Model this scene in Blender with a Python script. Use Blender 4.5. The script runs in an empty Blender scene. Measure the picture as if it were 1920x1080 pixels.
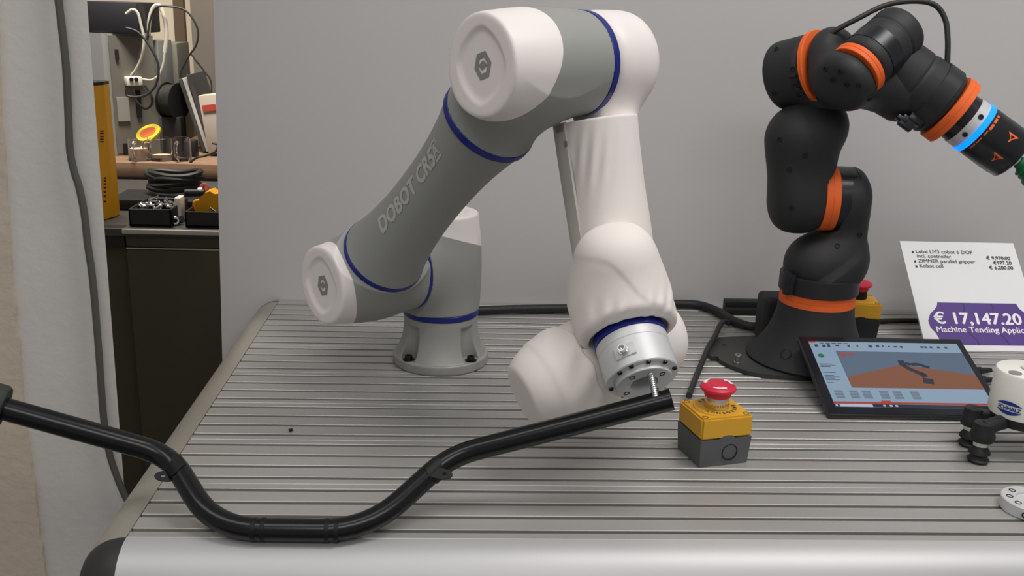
import bpy, bmesh, math, random
import numpy as np
from mathutils import Vector, Matrix
random.seed(7)
S = bpy.context.scene
COL = S.collection

# ------------------------------------------------------------------ camera, world, lights, exposure
FPX = 1806.98
RM = np.array([[0.99860872, -0.01735992, -0.04979214],
               [-0.04294477, 0.28021306, -0.95897674],
               [0.03060017, 0.95978085, 0.27907769]])
CAM = np.array([0.0, 0.0, 0.5])           # table top is z = 0, floor z = -0.9
cd = bpy.data.cameras.new('camera'); cam = bpy.data.objects.new('camera', cd); COL.objects.link(cam)
cd.sensor_width = 36; cd.lens = FPX / 1920 * 36; cd.clip_start = 0.02
M4 = Matrix([list(RM[i]) + [CAM[i]] for i in range(3)] + [[0, 0, 0, 1]]); cam.matrix_world = M4
S.camera = cam
S.view_settings.view_transform = 'Standard'; S.view_settings.look = 'None'
S.view_settings.gamma = 1; S.view_settings.use_curve_mapping = False
S.view_settings.exposure = 0.0

def srgb(r, g, b):
    f = lambda c: (c / 255 / 12.92) if c / 255 <= .04045 else ((c / 255 + .055) / 1.055) ** 2.4
    return (f(r), f(g), f(b), 1)

w = bpy.data.worlds.new('room_light'); S.world = w; w.use_nodes = True
w.node_tree.nodes['Background'].inputs[0].default_value = (0.95, 0.96, 1.0, 1)
w.node_tree.nodes['Background'].inputs[1].default_value = 0.27

def area(name, loc, target, sx, sy, power, color=(1, 1, 1)):
    l = bpy.data.lights.new(name, 'AREA'); l.shape = 'RECTANGLE'; l.size = sx; l.size_y = sy
    l.energy = power; l.color = color
    o = bpy.data.objects.new(name, l); COL.objects.link(o); o.location = loc
    o.rotation_euler = (Vector(target) - Vector(loc)).to_track_quat('-Z', 'Y').to_euler()
    return o
area('ceiling_lamp', (0.95, 0.70, 1.85), (0.95, 0.71, 0), 1.3, 0.35, 21, (1, .975, .95))
area('ceiling_lamp', (-0.9, 0.35, 1.85), (-0.9, 0.36, 0), 1.5, 0.35, 7, (1, .975, .95))
area('ceiling_lamp', (0.2, -0.9, 1.85), (0.2, -0.4, 0), 1.6, 0.5, 14, (1, .97, .94))
area('alcove_fill', (-0.72, 2.15, 1.5), (-0.66, 2.6, 0), 0.5, 0.3, 14, (1, .93, .84)).data.spread = 1.75  # unseen fill light added to brighten the alcove, spread narrowed against spill

# ------------------------------------------------------------------ picture geometry -> places in the room
def ray(px, py):
    return RM @ np.array([px - 960, -(py - 540), -FPX])
def onz(px, py, z=0.0):
    r = ray(px, py); return CAM + (z - CAM[2]) / r[2] * r
def ony(px, py, y):
    r = ray(px, py); return CAM + y / r[1] * r
def dep(px, py, D):
    return CAM + ray(px, py) * D / FPX
nrm = lambda v: np.asarray(v, float) / np.linalg.norm(v)
A = lambda *v: np.array(v, float)
Z = A(0, 0, 1)

# ------------------------------------------------------------------ materials
def mat(name, col, rough=.5, metal=0., bump=0., bscale=200, var=0., vscale=8, stretch=(1, 1, 1), coat=0., spec=.5, trans=0., ior=1.45, emis=None, estr=0., aniso=0.):
    m = bpy.data.materials.new(name); m.use_nodes = True
    nt = m.node_tree; p = nt.nodes['Principled BSDF']
    p.inputs['Base Color'].default_value = col; p.inputs['Roughness'].default_value = rough
    p.inputs['Metallic'].default_value = metal; p.inputs['Coat Weight'].default_value = coat
    p.inputs['Specular IOR Level'].default_value = spec; p.inputs['Transmission Weight'].default_value = trans
    p.inputs['IOR'].default_value = ior
    if emis: p.inputs['Emission Color'].default_value = emis; p.inputs['Emission Strength'].default_value = estr
    if bump or var:
        tc = nt.nodes.new('ShaderNodeTexCoord'); mp = nt.nodes.new('ShaderNodeMapping')
        mp.inputs['Scale'].default_value = stretch
        nt.links.new(tc.outputs['Object'], mp.inputs['Vector'])
    if bump:
        n = nt.nodes.new('ShaderNodeTexNoise'); n.inputs['Scale'].default_value = bscale; n.inputs['Detail'].default_value = 3
        b = nt.nodes.new('ShaderNodeBump'); b.inputs['Strength'].default_value = bump; b.inputs['Distance'].default_value = .002
        nt.links.new(mp.outputs[0], n.inputs['Vector']); nt.links.new(n.outputs['Fac'], b.inputs['Height'])
        nt.links.new(b.outputs[0], p.inputs['Normal'])
    if var:
        n2 = nt.nodes.new('ShaderNodeTexNoise'); n2.inputs['Scale'].default_value = vscale; n2.inputs['Detail'].default_value = 5
        mr = nt.nodes.new('ShaderNodeMapRange'); mr.inputs['From Min'].default_value = .3; mr.inputs['From Max'].default_value = .7
        mr.inputs['To Min'].default_value = 1 - var; mr.inputs['To Max'].default_value = 1 + var
        mx = nt.nodes.new('ShaderNodeMix'); mx.data_type = 'RGBA'; mx.blend_type = 'MULTIPLY'
        mx.inputs['Factor'].default_value = 1; mx.inputs['A'].default_value = col
        nt.links.new(mp.outputs[0], n2.inputs['Vector']); nt.links.new(n2.outputs['Fac'], mr.inputs['Value'])
        nt.links.new(mr.outputs[0], mx.inputs['B']); nt.links.new(mx.outputs['Result'], p.inputs['Base Color'])
    return m
MT = {}
def defm(k, *a, **kw): MT[k] = mat(k, *a, **kw)
defm('wall_paint', srgb(196, 194, 193), .7, bump=.05, bscale=120, var=.015, vscale=3)
defm('pillar_paint', srgb(206, 202, 196), .8, bump=.25, bscale=90, var=.03, vscale=6)
defm('pillar_plaster', srgb(196, 182, 164), .9, bump=.5, bscale=70, var=.06, vscale=9)
defm('floor_gray', srgb(110, 108, 104), .6, var=.1)
defm('back_wall', srgb(200, 188, 168), .8, var=.03)
defm('alu', srgb(180, 178, 174), .42, .45, bump=.03, bscale=60, var=.05, vscale=30, stretch=(.05, 1, 1))
defm('alu_rail', srgb(178, 174, 162), .5, .55, var=.02)
defm('alu_front', srgb(192, 191, 191), .5, .4, var=.02)
defm('groove', srgb(46, 44, 41), .7)
defm('black_cap', srgb(48, 48, 47), .5)
defm('robot_gray', srgb(150, 151, 146), .55)
defm('robot_white', srgb(238, 230, 226), .42)
defm('sleeve', srgb(236, 228, 222), .75, bump=.04, bscale=500)
defm('sleeve_flap', srgb(205, 200, 192), .8)
defm('blue_ring', srgb(22, 32, 118), .35)
defm('base_gray', srgb(165, 165, 160), .5, .3)
defm('flange_alu', srgb(206, 207, 207), .45, .2)
defm('logo_gray', srgb(140, 139, 134), .6)
defm('letter_gray', srgb(190, 186, 178), .6)
defm('steel', srgb(215, 215, 215), .22, 1.)
defm('dark_steel', srgb(60, 60, 60), .35, .9)
defm('dark_hole', srgb(18, 18, 18), .8)
defm('bar_black', srgb(12, 12, 13), .25, spec=.5)
defm('bar_matte', srgb(18, 18, 18), .5, spec=.35)
defm('grip_black', srgb(52, 55, 50), .7)
defm('igus_black', srgb(40, 40, 41), .6, bump=.04, bscale=400)
defm('igus_gloss', srgb(30, 30, 34), .3)
defm('igus_orange', srgb(236, 104, 40), .6)
defm('plate_black', srgb(56, 57, 54), .5)
defm('strap', srgb(34, 34, 36), .45)
defm('blue_led', srgb(20, 110, 255), .4, emis=srgb(0, 112, 255), estr=1.9)
defm('green_rubber', srgb(30, 120, 72), .45)
defm('cable', srgb(44, 44, 42), .55)
defm('cable_gray', srgb(82, 80, 75), .6)
defm('hose_black', srgb(36, 36, 37), .5, bump=.3, bscale=300)
defm('estop_yellow', srgb(222, 168, 48), .45)
defm('estop_gray', srgb(92, 95, 95), .5)
defm('estop_black', srgb(40, 42, 46), .5)
defm('estop_red', srgb(212, 38, 66), .4)
defm('ink_dark', srgb(70, 48, 20), .6)
defm('ink_black', srgb(60, 60, 64), .7)
defm('arrow_white', srgb(250, 225, 225), .5)
defm('card_white', srgb(240, 240, 240), .6)
defm('card_purple', srgb(86, 58, 136), .5)
defm('card_purple_line', srgb(60, 40, 100), .5)
defm('card_letter', srgb(250, 245, 252), .5)
defm('tablet_black', srgb(18, 20, 28), .25)
defm('tablet_body', srgb(44, 46, 46), .4)
def screen(k, c, e=.55): defm(k, (0.01, .01, .012, 1), .18, emis=c, estr=e)
screen('scr_pale', srgb(168, 196, 222)); screen('scr_side', srgb(178, 200, 220)); screen('scr_sky', srgb(104, 126, 152)); screen('scr_orange', srgb(158, 98, 66))
screen('scr_red', srgb(205, 72, 58)); screen('scr_dark', srgb(40, 46, 66)); screen('scr_green', srgb(20, 140, 88)); screen('scr_grey', srgb(132, 150, 168))
screen('scr_white', srgb(225, 232, 240)); screen('scr_ink', srgb(60, 70, 92))
defm('ejector_white', srgb(240, 238, 228), .45)
defm('logo_blue', srgb(30, 50, 140), .5)
defm('cab_front', srgb(70, 66, 50), .6, var=.08, vscale=2)
defm('cab_top', srgb(72, 71, 66), .5, .2)
defm('cab_edge', srgb(190, 188, 180), .4, .6)
defm('black_plastic', srgb(30, 30, 31), .5)
defm('wood', srgb(128, 101, 80), .6, var=.3, vscale=6, stretch=(.6, 8, 16))
defm('machine_gray', srgb(150, 150, 148), .5, .2)
defm('machine_dark', srgb(112, 110, 100), .55, .2)
defm('yellow_steel', srgb(226, 160, 20), .45)
defm('black_box', srgb(38, 38, 42), .5)
defm('cream', srgb(206, 190, 166), .7)
defm('brown_strip', srgb(92, 76, 60), .7)
defm('partition_gray', srgb(104, 98, 90), .7)
defm('clear_tube', srgb(225, 220, 205), .25, spec=.6, trans=.35)
defm('white_plastic', srgb(225, 220, 210), .5)
def glass(k):
    defm(k, (1, 1, 1, 1), .03, trans=1., ior=1.3)
glass('glass')
defm('milk', srgb(215, 185, 155), .6)
defm('lid_yellow', srgb(220, 200, 50), .5)
defm('lid_orange', srgb(214, 110, 60), .5)
defm('book_dark', srgb(70, 70, 68), .5); defm('book_light', srgb(190, 188, 180), .6)
defm('box_white', srgb(180, 170, 158), .6); defm('red_print', srgb(180, 70, 55), .6)

# ------------------------------------------------------------------ object helpers
def empty(name, loc, label, cat, group=None):
    o = bpy.data.objects.new(name, None); COL.objects.link(o); o.location = loc
    o.empty_display_size = .05; o['label'] = label; o['category'] = cat
    if group: o['group'] = group
    return o
def wloc(o):
    l = Vector(o.location)
    while o.parent: o = o.parent; l = l + Vector(o.location)
    return l
def link_mesh(name, me, m, parent=None, label=None, kind=None, cat=None, group=None, loc=None, auto=35):
    if not isinstance(m, (list, tuple)): m = [m]
    for k in m: me.materials.append(MT[k] if isinstance(k, str) else k)
    off = wloc(parent) if parent else Vector(loc if loc is not None else (0, 0, 0))
    if off.length: me.transform(Matrix.Translation(-off))
    if auto is not None:
        for p in me.polygons: p.use_smooth = True
        me.set_sharp_from_angle(angle=math.radians(auto))
    o = bpy.data.objects.new(name, me); COL.objects.link(o)
    if parent: o.parent = parent
    elif loc is not None: o.location = loc
    if label: o['label'] = label
    if kind: o['kind'] = kind
    if cat: o['category'] = cat
    if group: o['group'] = group
    return o
def frame(ax, up=None):
    a = nrm(ax); h = A(0, 0, 1) if up is None else nrm(up)
    if abs(a @ h) > .98 and up is None: h = A(0, 1, 0)
    x = nrm(h - (h @ a) * a); y = np.cross(a, x)
    return x, y, a

class MB:
    """collects shapes into one bmesh; build() links it as ONE mesh object"""
    def __init__(s): s.bm = bmesh.new(); s.mi = 0
    def _addv(s, vs): return [s.bm.verts.new(tuple(v)) for v in vs]
    def face(s, vs):
        try: f = s.bm.faces.new(vs); f.material_index = s.mi; return f
        except ValueError: return None
    def box(s, c, size, X=(1, 0, 0), Y=(0, 1, 0), ZZ=None, bev=0., seg=2):
        X = nrm(X); Y = nrm(Y); W = np.cross(X, Y) if ZZ is None else nrm(ZZ)
        t = bmesh.new(); g = bmesh.ops.create_cube(t, size=1)
        for v in t.verts: v.co = Vector((v.co.x * size[0], v.co.y * size[1], v.co.z * size[2]))
        if bev: bmesh.ops.bevel(t, geom=list(t.edges), offset=bev, segments=seg, profile=.5, affect='EDGES')
        s.merge(t, lambda v: np.asarray(c) + X * v[0] + Y * v[1] + W * v[2])
    def merge(s, t, fn=lambda v: v):
        t.verts.ensure_lookup_table()
        mp = [s.bm.verts.new(tuple(fn(np.array(v.co)))) for v in t.verts]
        for f in t.faces: s.face([mp[v.index] for v in f.verts])
        t.free()
    def lathe(s, o, ax, prof, seg=32, up=None, cap=True):
        x, y, a = frame(ax, up); o = np.asarray(o, float); rows = []
        for (h, r) in prof:
            rows.append(s._addv([o + a * h + (x * math.cos(t) + y * math.sin(t)) * max(r, 1e-5) for t in np.linspace(0, 2 * math.pi, seg, endpoint=False)]))
        for i in range(len(rows) - 1):
            for j in range(seg): s.face([rows[i][j], rows[i][(j + 1) % seg], rows[i + 1][(j + 1) % seg], rows[i + 1][j]])
        if cap: s.face(rows[0][::-1]); s.face(rows[-1])
    def cyl(s, p0, p1, r, r1=None, seg=24, bev=0.):
        p0 = np.asarray(p0, float); p1 = np.asarray(p1, float); L = np.linalg.norm(p1 - p0); r1 = r if r1 is None else r1
        pr = [(0, r), (L, r1)] if not bev else [(0, r - bev), (bev * .3, r - bev * .3), (bev, r), (L - bev, r1), (L - bev * .3, r1 - bev * .3), (L, r1 - bev)]
        s.lathe(p0, p1 - p0, pr, seg)
    def ring(s, c, ax, ri, ro, th, seg=40, bev=.0):
        b = bev; prof = [(-th / 2, ri), (-th / 2, ro - b), (-th / 2 + b, ro), (th / 2 - b, ro), (th / 2, ro - b), (th / 2, ri)] if b else [(-th / 2, ri), (-th / 2, ro), (th / 2, ro), (th / 2, ri)]
        s.lathe(c, ax, prof + [prof[0]], seg, cap=False)
    def tube(s, pts, r, seg=12, cap=True, closed=False):
        pts = [np.asarray(p, float) for p in pts]; n = len(pts)
        rr = r if hasattr(r, '__len__') else [r] * n
        tan = [nrm(pts[min(i + 1, n - 1)] - pts[max(i - 1, 0)]) for i in range(n)]
        x = frame(tan[0])[0]; rows = []
        for i in range(n):
            x = nrm(x - (x @ tan[i]) * tan[i]); y = np.cross(tan[i], x)
            rows.append(s._addv([pts[i] + (x * math.cos(t) + y * math.sin(t)) * rr[i] for t in np.linspace(0, 2 * math.pi, seg, endpoint=False)]))
        for i in range(n - 1):
            for j in range(seg): s.face([rows[i][j], rows[i][(j + 1) % seg], rows[i + 1][(j + 1) % seg], rows[i + 1][j]])
        if cap: s.face(rows[0][::-1]); s.face(rows[-1])
    def prism(s, poly, th, fn):
        """2-D polygon (counter-clockwise) raised by th; fn(x, y, z) -> world point"""
        lo = s._addv([fn(p[0], p[1], 0) for p in poly]); hi = s._addv([fn(p[0], p[1], th) for p in poly])
        s.face(lo[::-1]); s.face(hi)
        for i in range(len(poly)): j = (i + 1) % len(poly); s.face([lo[i], lo[j], hi[j], hi[i]])
    def build(s, name, m, parent=None, **kw):
        bmesh.ops.recalc_face_normals(s.bm, faces=list(s.bm.faces))
        me = bpy.data.meshes.new(name); s.bm.to_mesh(me); s.bm.free()
        return link_mesh(name, me, m, parent, **kw)

def spline(pts, n=12):
    P = [np.asarray(p, float) for p in pts]; P = [2 * P[0] - P[1]] + P + [2 * P[-1] - P[-2]]; out = []
    for i in range(1, len(P) - 2):
        for t in np.linspace(0, 1, n, endpoint=False):
            a, b, c, d = P[i - 1:i + 3]
            out.append(.5 * (2 * b + (c - a) * t + (2 * a - 5 * b + 4 * c - d) * t * t + (3 * b - a - 3 * c + d) * t ** 3))
    out.append(P[-2]); return out
def fillet(pts, rad, n=8):
    """polyline with rounded corners"""
    P = [np.asarray(p, float) for p in pts]; out = [P[0]]
    for i in range(1, len(P) - 1):
        u = nrm(P[i - 1] - P[i]); v = nrm(P[i + 1] - P[i]); r = rad[i - 1] if hasattr(rad, '__len__') else rad
        a, b = P[i] + u * r, P[i] + v * r
        for t in np.linspace(0, 1, n): out.append((1 - t) ** 2 * a + 2 * t * (1 - t) * P[i] + t * t * b)
    out.append(P[-1]); return out

def text_mesh(string, size, bold=0., align='CENTER', shear=0., spacing=1., ext=0.):
    c = bpy.data.curves.new('t', 'FONT'); c.body = string; c.size = size; c.offset = bold; c.align_x = align
    c.shear = shear; c.space_character = spacing; c.extrude = ext; c.resolution_u = 3
    o = bpy.data.objects.new('t', c); me = bpy.data.meshes.new_from_object(o)
    v = [np.array(p.co) for p in me.vertices]; f = [list(p.vertices) for p in me.polygons]
    bpy.data.objects.remove(o); bpy.data.curves.remove(c); bpy.data.meshes.remove(me)
    return v, f
def add_text(mb, fn, *a, sub=None, fat=0., **kw):
    if fat:                                   # heavier strokes: the same letters set down a few times, a hair apart
        for k, (dx, dy) in enumerate(((fat, 0), (-fat, 0), (0, fat * .7), (0, -fat * .7), (0, 0))): add_text(mb, lambda x, y, dx=dx, dy=dy, k=k: fn(x + dx, y + dy, k * .00005), *a, sub=sub, **kw)
        return
    v, f = text_mesh(*a, **kw)
    if sub:                                   # fine enough to follow a curved surface
        t = bmesh.new(); tv = [t.verts.new(tuple(p)) for p in v]
        for q in f:
            try: t.faces.new([tv[i] for i in q])
            except ValueError: pass
        bmesh.ops.triangulate(t, faces=list(t.faces))
        for _ in range(4):
            es = [e for e in t.edges if e.calc_length() > sub]
            if not es: break
            bmesh.ops.subdivide_edges(t, edges=es, cuts=1); bmesh.ops.triangulate(t, faces=list(t.faces))
        mb.merge(t, lambda p: fn(p[0], p[1])); return
    vs = mb._addv([fn(p[0], p[1]) for p in v])
    for q in f: mb.face([vs[i] for i in q])

# ------------------------------------------------------------------ signed distance fields -> smooth solids
def smin(a, b, k): h = np.maximum(k - np.abs(a - b), 0) / k; return np.minimum(a, b) - h * h * k * .25
def smax(a, b, k): return -smin(-a, -b, k)
def f_cyl(P, c, ax, z0, z1, r, rnd=.004, r1=None):
    """flat-ended cylinder or cone along ax from z0 to z1 with rounded rims"""
    a = nrm(ax); q = P - np.asarray(c); z = q @ a; rad = np.linalg.norm(q - z[..., None] * a, axis=-1)
    R = r if r1 is None else r + (r1 - r) * np.clip((z - z0) / (z1 - z0), 0, 1)
    return smax(rad - R, np.maximum(z0 - z, z - z1), rnd)
def f_cap(P, p0, p1, r0, r1=None):
    p0 = np.asarray(p0); p1 = np.asarray(p1); r1 = r0 if r1 is None else r1; d = p1 - p0
    t = np.clip(((P - p0) @ d) / (d @ d), 0, 1); return np.linalg.norm(P - p0 - t[..., None] * d, axis=-1) - (r0 + (r1 - r0) * t)
def f_box(P, c, half, X, Y, rnd=.004):
    X = nrm(X); Y = nrm(Y); W = np.cross(X, Y); q = P - np.asarray(c)
    q = np.abs(np.stack([q @ X, q @ Y, q @ W], -1)) - (np.asarray(half) - rnd)
    return np.linalg.norm(np.maximum(q, 0), axis=-1) + np.minimum(q.max(-1), 0) - rnd
def solid(fn, lo, hi, step):
    """surface nets on a grid, then Newton steps onto the surface"""
    lo = np.asarray(lo, float); hi = np.asarray(hi, float); n = np.ceil((hi - lo) / step).astype(int) + 1
    g = np.stack(np.meshgrid(*[lo[i] + np.arange(n[i]) * step for i in range(3)], indexing='ij'), -1)
    v = fn(g); s = v < 0
    C = [(i, j, k) for i in (0, 1) for j in (0, 1) for k in (0, 1)]
    cut = lambda a, c: a[c[0]:a.shape[0] - 1 + c[0], c[1]:a.shape[1] - 1 + c[1], c[2]:a.shape[2] - 1 + c[2]]
    cnt = sum(cut(s, c).astype(np.int8) for c in C); act = (cnt > 0) & (cnt < 8)
    idx = -np.ones(act.shape, int); ii = np.argwhere(act); idx[act] = np.arange(len(ii))
    acc = np.zeros((len(ii), 3)); m = np.zeros(len(ii))
    for a in range(8):
        for b in range(a + 1, 8):
            ca, cb = np.array(C[a]), np.array(C[b])
            if np.abs(ca - cb).sum() != 1: continue
            va = v[tuple((ii + ca).T)]; vb = v[tuple((ii + cb).T)]; x = (va < 0) != (vb < 0)
            t = np.where(x, va / np.where(x, va - vb, 1), 0); acc += (ca + (cb - ca) * t[:, None]) * x[:, None]; m += x
    V = lo + (ii + acc / m[:, None]) * step; F = []
    for ax in range(3):
        o = [k for k in range(3) if k != ax]; e = np.eye(3, dtype=int)
        sl0 = [slice(1, -1)] * 3; sl0[ax] = slice(0, -1); sl1 = [slice(1, -1)] * 3; sl1[ax] = slice(1, None)
        a0, a1 = s[tuple(sl0)], s[tuple(sl1)]; q = np.argwhere(a0 != a1)
        if not len(q): continue
        inn = a0[tuple(q.T)]; base = q.copy(); base[:, o[0]] += 1; base[:, o[1]] += 1
        u, wv = e[o[0]], e[o[1]]
        f = np.stack([idx[tuple((base - u - wv).T)], idx[tuple((base - wv).T)], idx[tuple(base.T)], idx[tuple((base - u).T)]], 1)
        flip = inn if ax != 1 else ~inn
        f[~flip] = f[~flip][:, ::-1]; F.append(f)
    F = np.concatenate(F); h = step * .25
    for _ in range(3):
        f0 = fn(V); G = np.stack([fn(V + h * np.eye(3)[k]) - fn(V - h * np.eye(3)[k]) for k in range(3)], -1) / (2 * h)
        dlt = -(f0 / np.maximum((G * G).sum(-1), .05))[:, None] * G; L = np.linalg.norm(dlt, axis=-1, keepdims=True)
        V = V + dlt * np.minimum(1, step * .6 / np.maximum(L, 1e-9))
    return V, F
def bmesh_of(V, F):
    me = bpy.data.meshes.new('t'); me.from_pydata(V.tolist(), [], F.tolist()); bm = bmesh.new(); bm.from_mesh(me); bpy.data.meshes.remove(me); return bm
def sdf_obj(name, fn, lo, hi, step, m, parent, cuts=(), auto=60, **kw):
    """cuts: planes (co, no); what lies on the side of no is cut away"""
    V, F = solid(fn, lo, hi, step); bm = bmesh_of(V, F)
    for co, no in cuts:
        bmesh.ops.bisect_plane(bm, geom=bm.verts[:] + bm.edges[:] + bm.faces[:], plane_co=Vector(co), plane_no=Vector(no), clear_outer=True)
    me = bpy.data.meshes.new(name); bm.to_mesh(me); bm.free()
    return link_mesh(name, me, m, parent, auto=auto, **kw)
def sdf_split(names, fn, lo, hi, step, ms, parent, co, no, auto=60):
    V, F = solid(fn, lo, hi, step); out = []
    for i in (0, 1):
        bm = bmesh_of(V, F)
        bmesh.ops.bisect_plane(bm, geom=bm.verts[:] + bm.edges[:] + bm.faces[:], plane_co=Vector(co), plane_no=Vector(no), clear_outer=i == 0, clear_inner=i == 1)
        me = bpy.data.meshes.new(names[i]); bm.to_mesh(me); bm.free(); out.append(link_mesh(names[i], me, ms[i], parent, auto=auto))
    return out
def bbox(pts, pad): p = np.array(pts); return p.min(0) - pad, p.max(0) + pad

# ================================================================== THE SETTING
def struct(name, mb, m, **kw): return mb.build(name, m, None, kind='structure', **kw)
b = MB(); b.box((0.2, 1.0, -.91), (5, 6.4, .02)); struct('floor', b, 'floor_gray')
# partition wall behind the table: left edge runs where the opening to the workshop begins
b = MB(); p0 = ony(416, 640, 1.622); p1 = ony(400, 0, 1.622)
sl = (p1[0] - p0[0]) / (p1[2] - p0[2]); xz = lambda z: p0[0] + sl * (z - p0[2])
b.prism([(xz(-.9), -.9), (2.6, -.9), (2.6, 1.9), (xz(1.9), 1.9)], .06, lambda x, y, z: A(x, 1.622 + .06 - z, y))
struct('wall_back', b, 'wall_paint')
# pillar at left: painted layer over beige plaster
PY = 1.16
b = MB(); p0 = ony(234, 930, PY); p1 = ony(163, 0, PY); sl2 = (p1[0] - p0[0]) / (p1[2] - p0[2]); px_ = lambda z: p0[0] + sl2 * (z - p0[2])
b.prism([(-2.2, -.9), (px_(-.9), -.9), (px_(1.9), 1.9), (-2.2, 1.9)], .25, lambda x, y, z: A(x if x < -2 else x - .115 * (1 - z / .25), PY + .25 - z, y))
struct('wall_left', b, 'pillar_paint')
# rough plaster strip standing slightly proud at the far left
b = MB(); q = [ony(x, y, PY - .006) for x, y in ((-60, -900), (-9, 0), (2, 240), (12, 350), (20, 520), (34, 640), (46, 800), (62, 900), (74, 1000), (86, 1080), (100, 1200))]
ed = [(v[0], v[2]) for v in q]; rnd_ = random.Random(3); e2 = []
for (x0, z0), (x1, z1) in zip(ed[:-1], ed[1:]):
    for t in np.linspace(0, 1, 8, endpoint=False): e2.append((x0 + (x1 - x0) * t + rnd_.uniform(-.0012, .0012), z0 + (z1 - z0) * t))
e2 = e2[::-1]
b.prism([(-2.0, e2[0][1])] + e2 + [(-2.0, e2[-1][1])], .006, lambda x, y, z: A(x, PY + .0 - z, y))
struct('trim_1', b, 'pillar_plaster')
b = MB(); b.box((-.6, 3.05, .5), (3.4, .05, 2.8)); struct('wall_alcove', b, 'back_wall')
b = MB(); c0 = ony(336, 60, 3.0); b.box((c0[0], 3.015, .6), (.03, .02, 2.4)); struct('trim_2', b, 'brown_strip')
b = MB(); c0 = ony(386, 100, 2.75); b.box((c0[0] + .09, 2.9, .5), (.25, .3, 2.8)); struct('trim_3', b, 'partition_gray')
# ================================================================== THE TABLE
Y0, Y1 = .8378, 1.6215
XL, XR = -.3201, 1.75
table = empty('workbench_table', (.7, 1.2, -.9), 'large workbench with a grooved aluminium slat top and rounded rails', 'table')
lines = []                                     # (y, 'g' groove / 'j' joint)
P_ = .02745
y = Y0; k = 0
yy = Y0
while yy < Y1:
    for off in (.0137, .04115, .0686, .09605):
        if yy + off < Y1 - .004: lines.append((yy + off, 'g'))
    yy += 4 * P_
    if yy < Y1 - .004: lines.append((yy, 'j'))
lines.sort()
prev = Y0; hw = {'g': .0029, 'j': .0004}
for yl, ty in lines + [(Y1, 'e')]:
    a0 = prev; a1 = yl - hw.get(ty, 0)
    if a1 - a0 > .002:
        b = MB(); b.box((.5 * (XL + XR), .5 * (a0 + a1), -.006), (XR - XL, a1 - a0, .012), bev=.0006, seg=1)
        b.build('slat', 'alu', table, auto=25)
    prev = yl + hw.get(ty, 0)
b = MB(); b.box((.5 * (XL + XR), .5 * (Y0 + Y1), -.0235), (XR - XL, Y1 - Y0, .021)); b.build('slat_bed', 'groove', table)
RR = .046
def quarter(n=10): return [(RR * math.sin(t), RR * math.cos(t) - RR) for t in np.linspace(0, math.pi / 2, n)]
# front rail profile: small lip, quarter round, straight apron
prof = [(0, 0)] + quarter()[1:] + [(RR, -.10), (0, -.10)]
b = MB(); b.prism(prof[::-1], XR - XL - .0, lambda x, y, z: A(XL + z, Y0 - x - .0004, y - .0002)); b.build('front_rail', 'alu_front', table)
b = MB(); b.prism(prof[::-1], Y1 - Y0 - .012, lambda x, y, z: A(XL - x - .0006, Y0 + z, y - .0002)); b.build('side_rail', 'alu_rail', table)
b = MB(); b.prism(prof[::-1], .004, lambda x, y, z: A(XL - x - .0006, Y1 - .012 + z, y - .0002)); b.build('end_cap', 'black_cap', table, label='thin black cap at the far end of the side rail')
b = MB(); rows = []
for t in np.linspace(0, math.pi / 2, 14):
    rows.append(b._addv([A(XL - x * math.sin(t), Y0 - x * math.cos(t), y - .0004) for x, y in prof]))
for i in range(len(rows) - 1):
    for j in range(len(prof)): b.face([rows[i][j], rows[i][(j + 1) % len(prof)], rows[i + 1][(j + 1) % len(prof)], rows[i + 1][j]])
b.face(rows[0]); b.face(rows[-1][::-1]); b.build('corner_cap', 'black_cap', table, label='black plastic corner cap')
for x, y in ((XL + .05, Y0 + .05), (XL + .05, Y1 - .06), (XR - .05, Y0 + .05), (XR - .05, Y1 - .06)):
    b = MB(); b.box((x, y, -.467), (.05, .05, .866), bev=.004); b.build('leg', 'alu_rail', table)

# ================================================================== WHITE AND GREY ROBOT ARM
BX = A(-.0327, 1.3352, 0)
P2 = A(-.1861, 1.2074, .147); P3 = A(.0114, .9704, .4445)
D = nrm(A(-.7682, -.6402, 0)); EE = A(.6402, -.7682, 0); U = nrm(P3 - P2)
J1c = BX + A(0, 0, .147); J2c = P2 - .072 * D; J3c = P3 - .072 * D
arm = empty('robot_arm', (BX[0], BX[1], 0), 'white and grey robot arm with blue joint rings and a white fabric wrist sleeve', 'robot')

# base: flared foot with four bolt pockets
def base_f(P):
    q = P - BX; r = np.linalg.norm(q[..., :2], axis=-1); z = q[..., 2]
    R = .0535 + .0135 * np.clip(1 - (z - .012) / .05, 0, 1) ** 2.2
    body = smax(r - R, np.maximum(-z, z - .0735), .003)
    for k in range(4):
        an = math.radians(-90 + 47 + 90 * k + (0 if k % 2 == 0 else -4)); dd = A(math.cos(an), math.sin(an), 0)
        pocket = np.linalg.norm((P - (BX + dd * .0605))[..., :2], axis=-1) - .0145
        t = (q @ dd); sd = np.abs(q @ A(-dd[1], dd[0], 0)) - .0145
        pocket = np.minimum(pocket, np.maximum(sd, .0605 - t))
        pocket = np.maximum(pocket, np.maximum(.013 - z, z - .062))
        body = smax(body, -pocket, .003)
    foot = smax(r - .0695, np.maximum(-z, z - .0145), .003)
    return np.minimum(body, foot)
base = sdf_obj('base', base_f, BX + A(-.075, -.075, -.004), BX + A(.075, .075, .08), .0016, 'base_gray', arm, auto=40)
for k in range(4):
    an = math.radians(-90 + 47 + 90 * k + (0 if k % 2 == 0 else -4)); c = BX + A(math.cos(an), math.sin(an), 0) * .0605
    b = MB(); b.ring(c + A(0, 0, .015), Z, .0045, .0085, .001, 20); b.lathe(c + A(0, 0, .0142), Z, [(0, .0055), (.007, .0055), (.007, .003), (.003, .0028)], 16)
    b.build('bolt', 'dark_steel', base, label='dark socket-head bolt')

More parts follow.
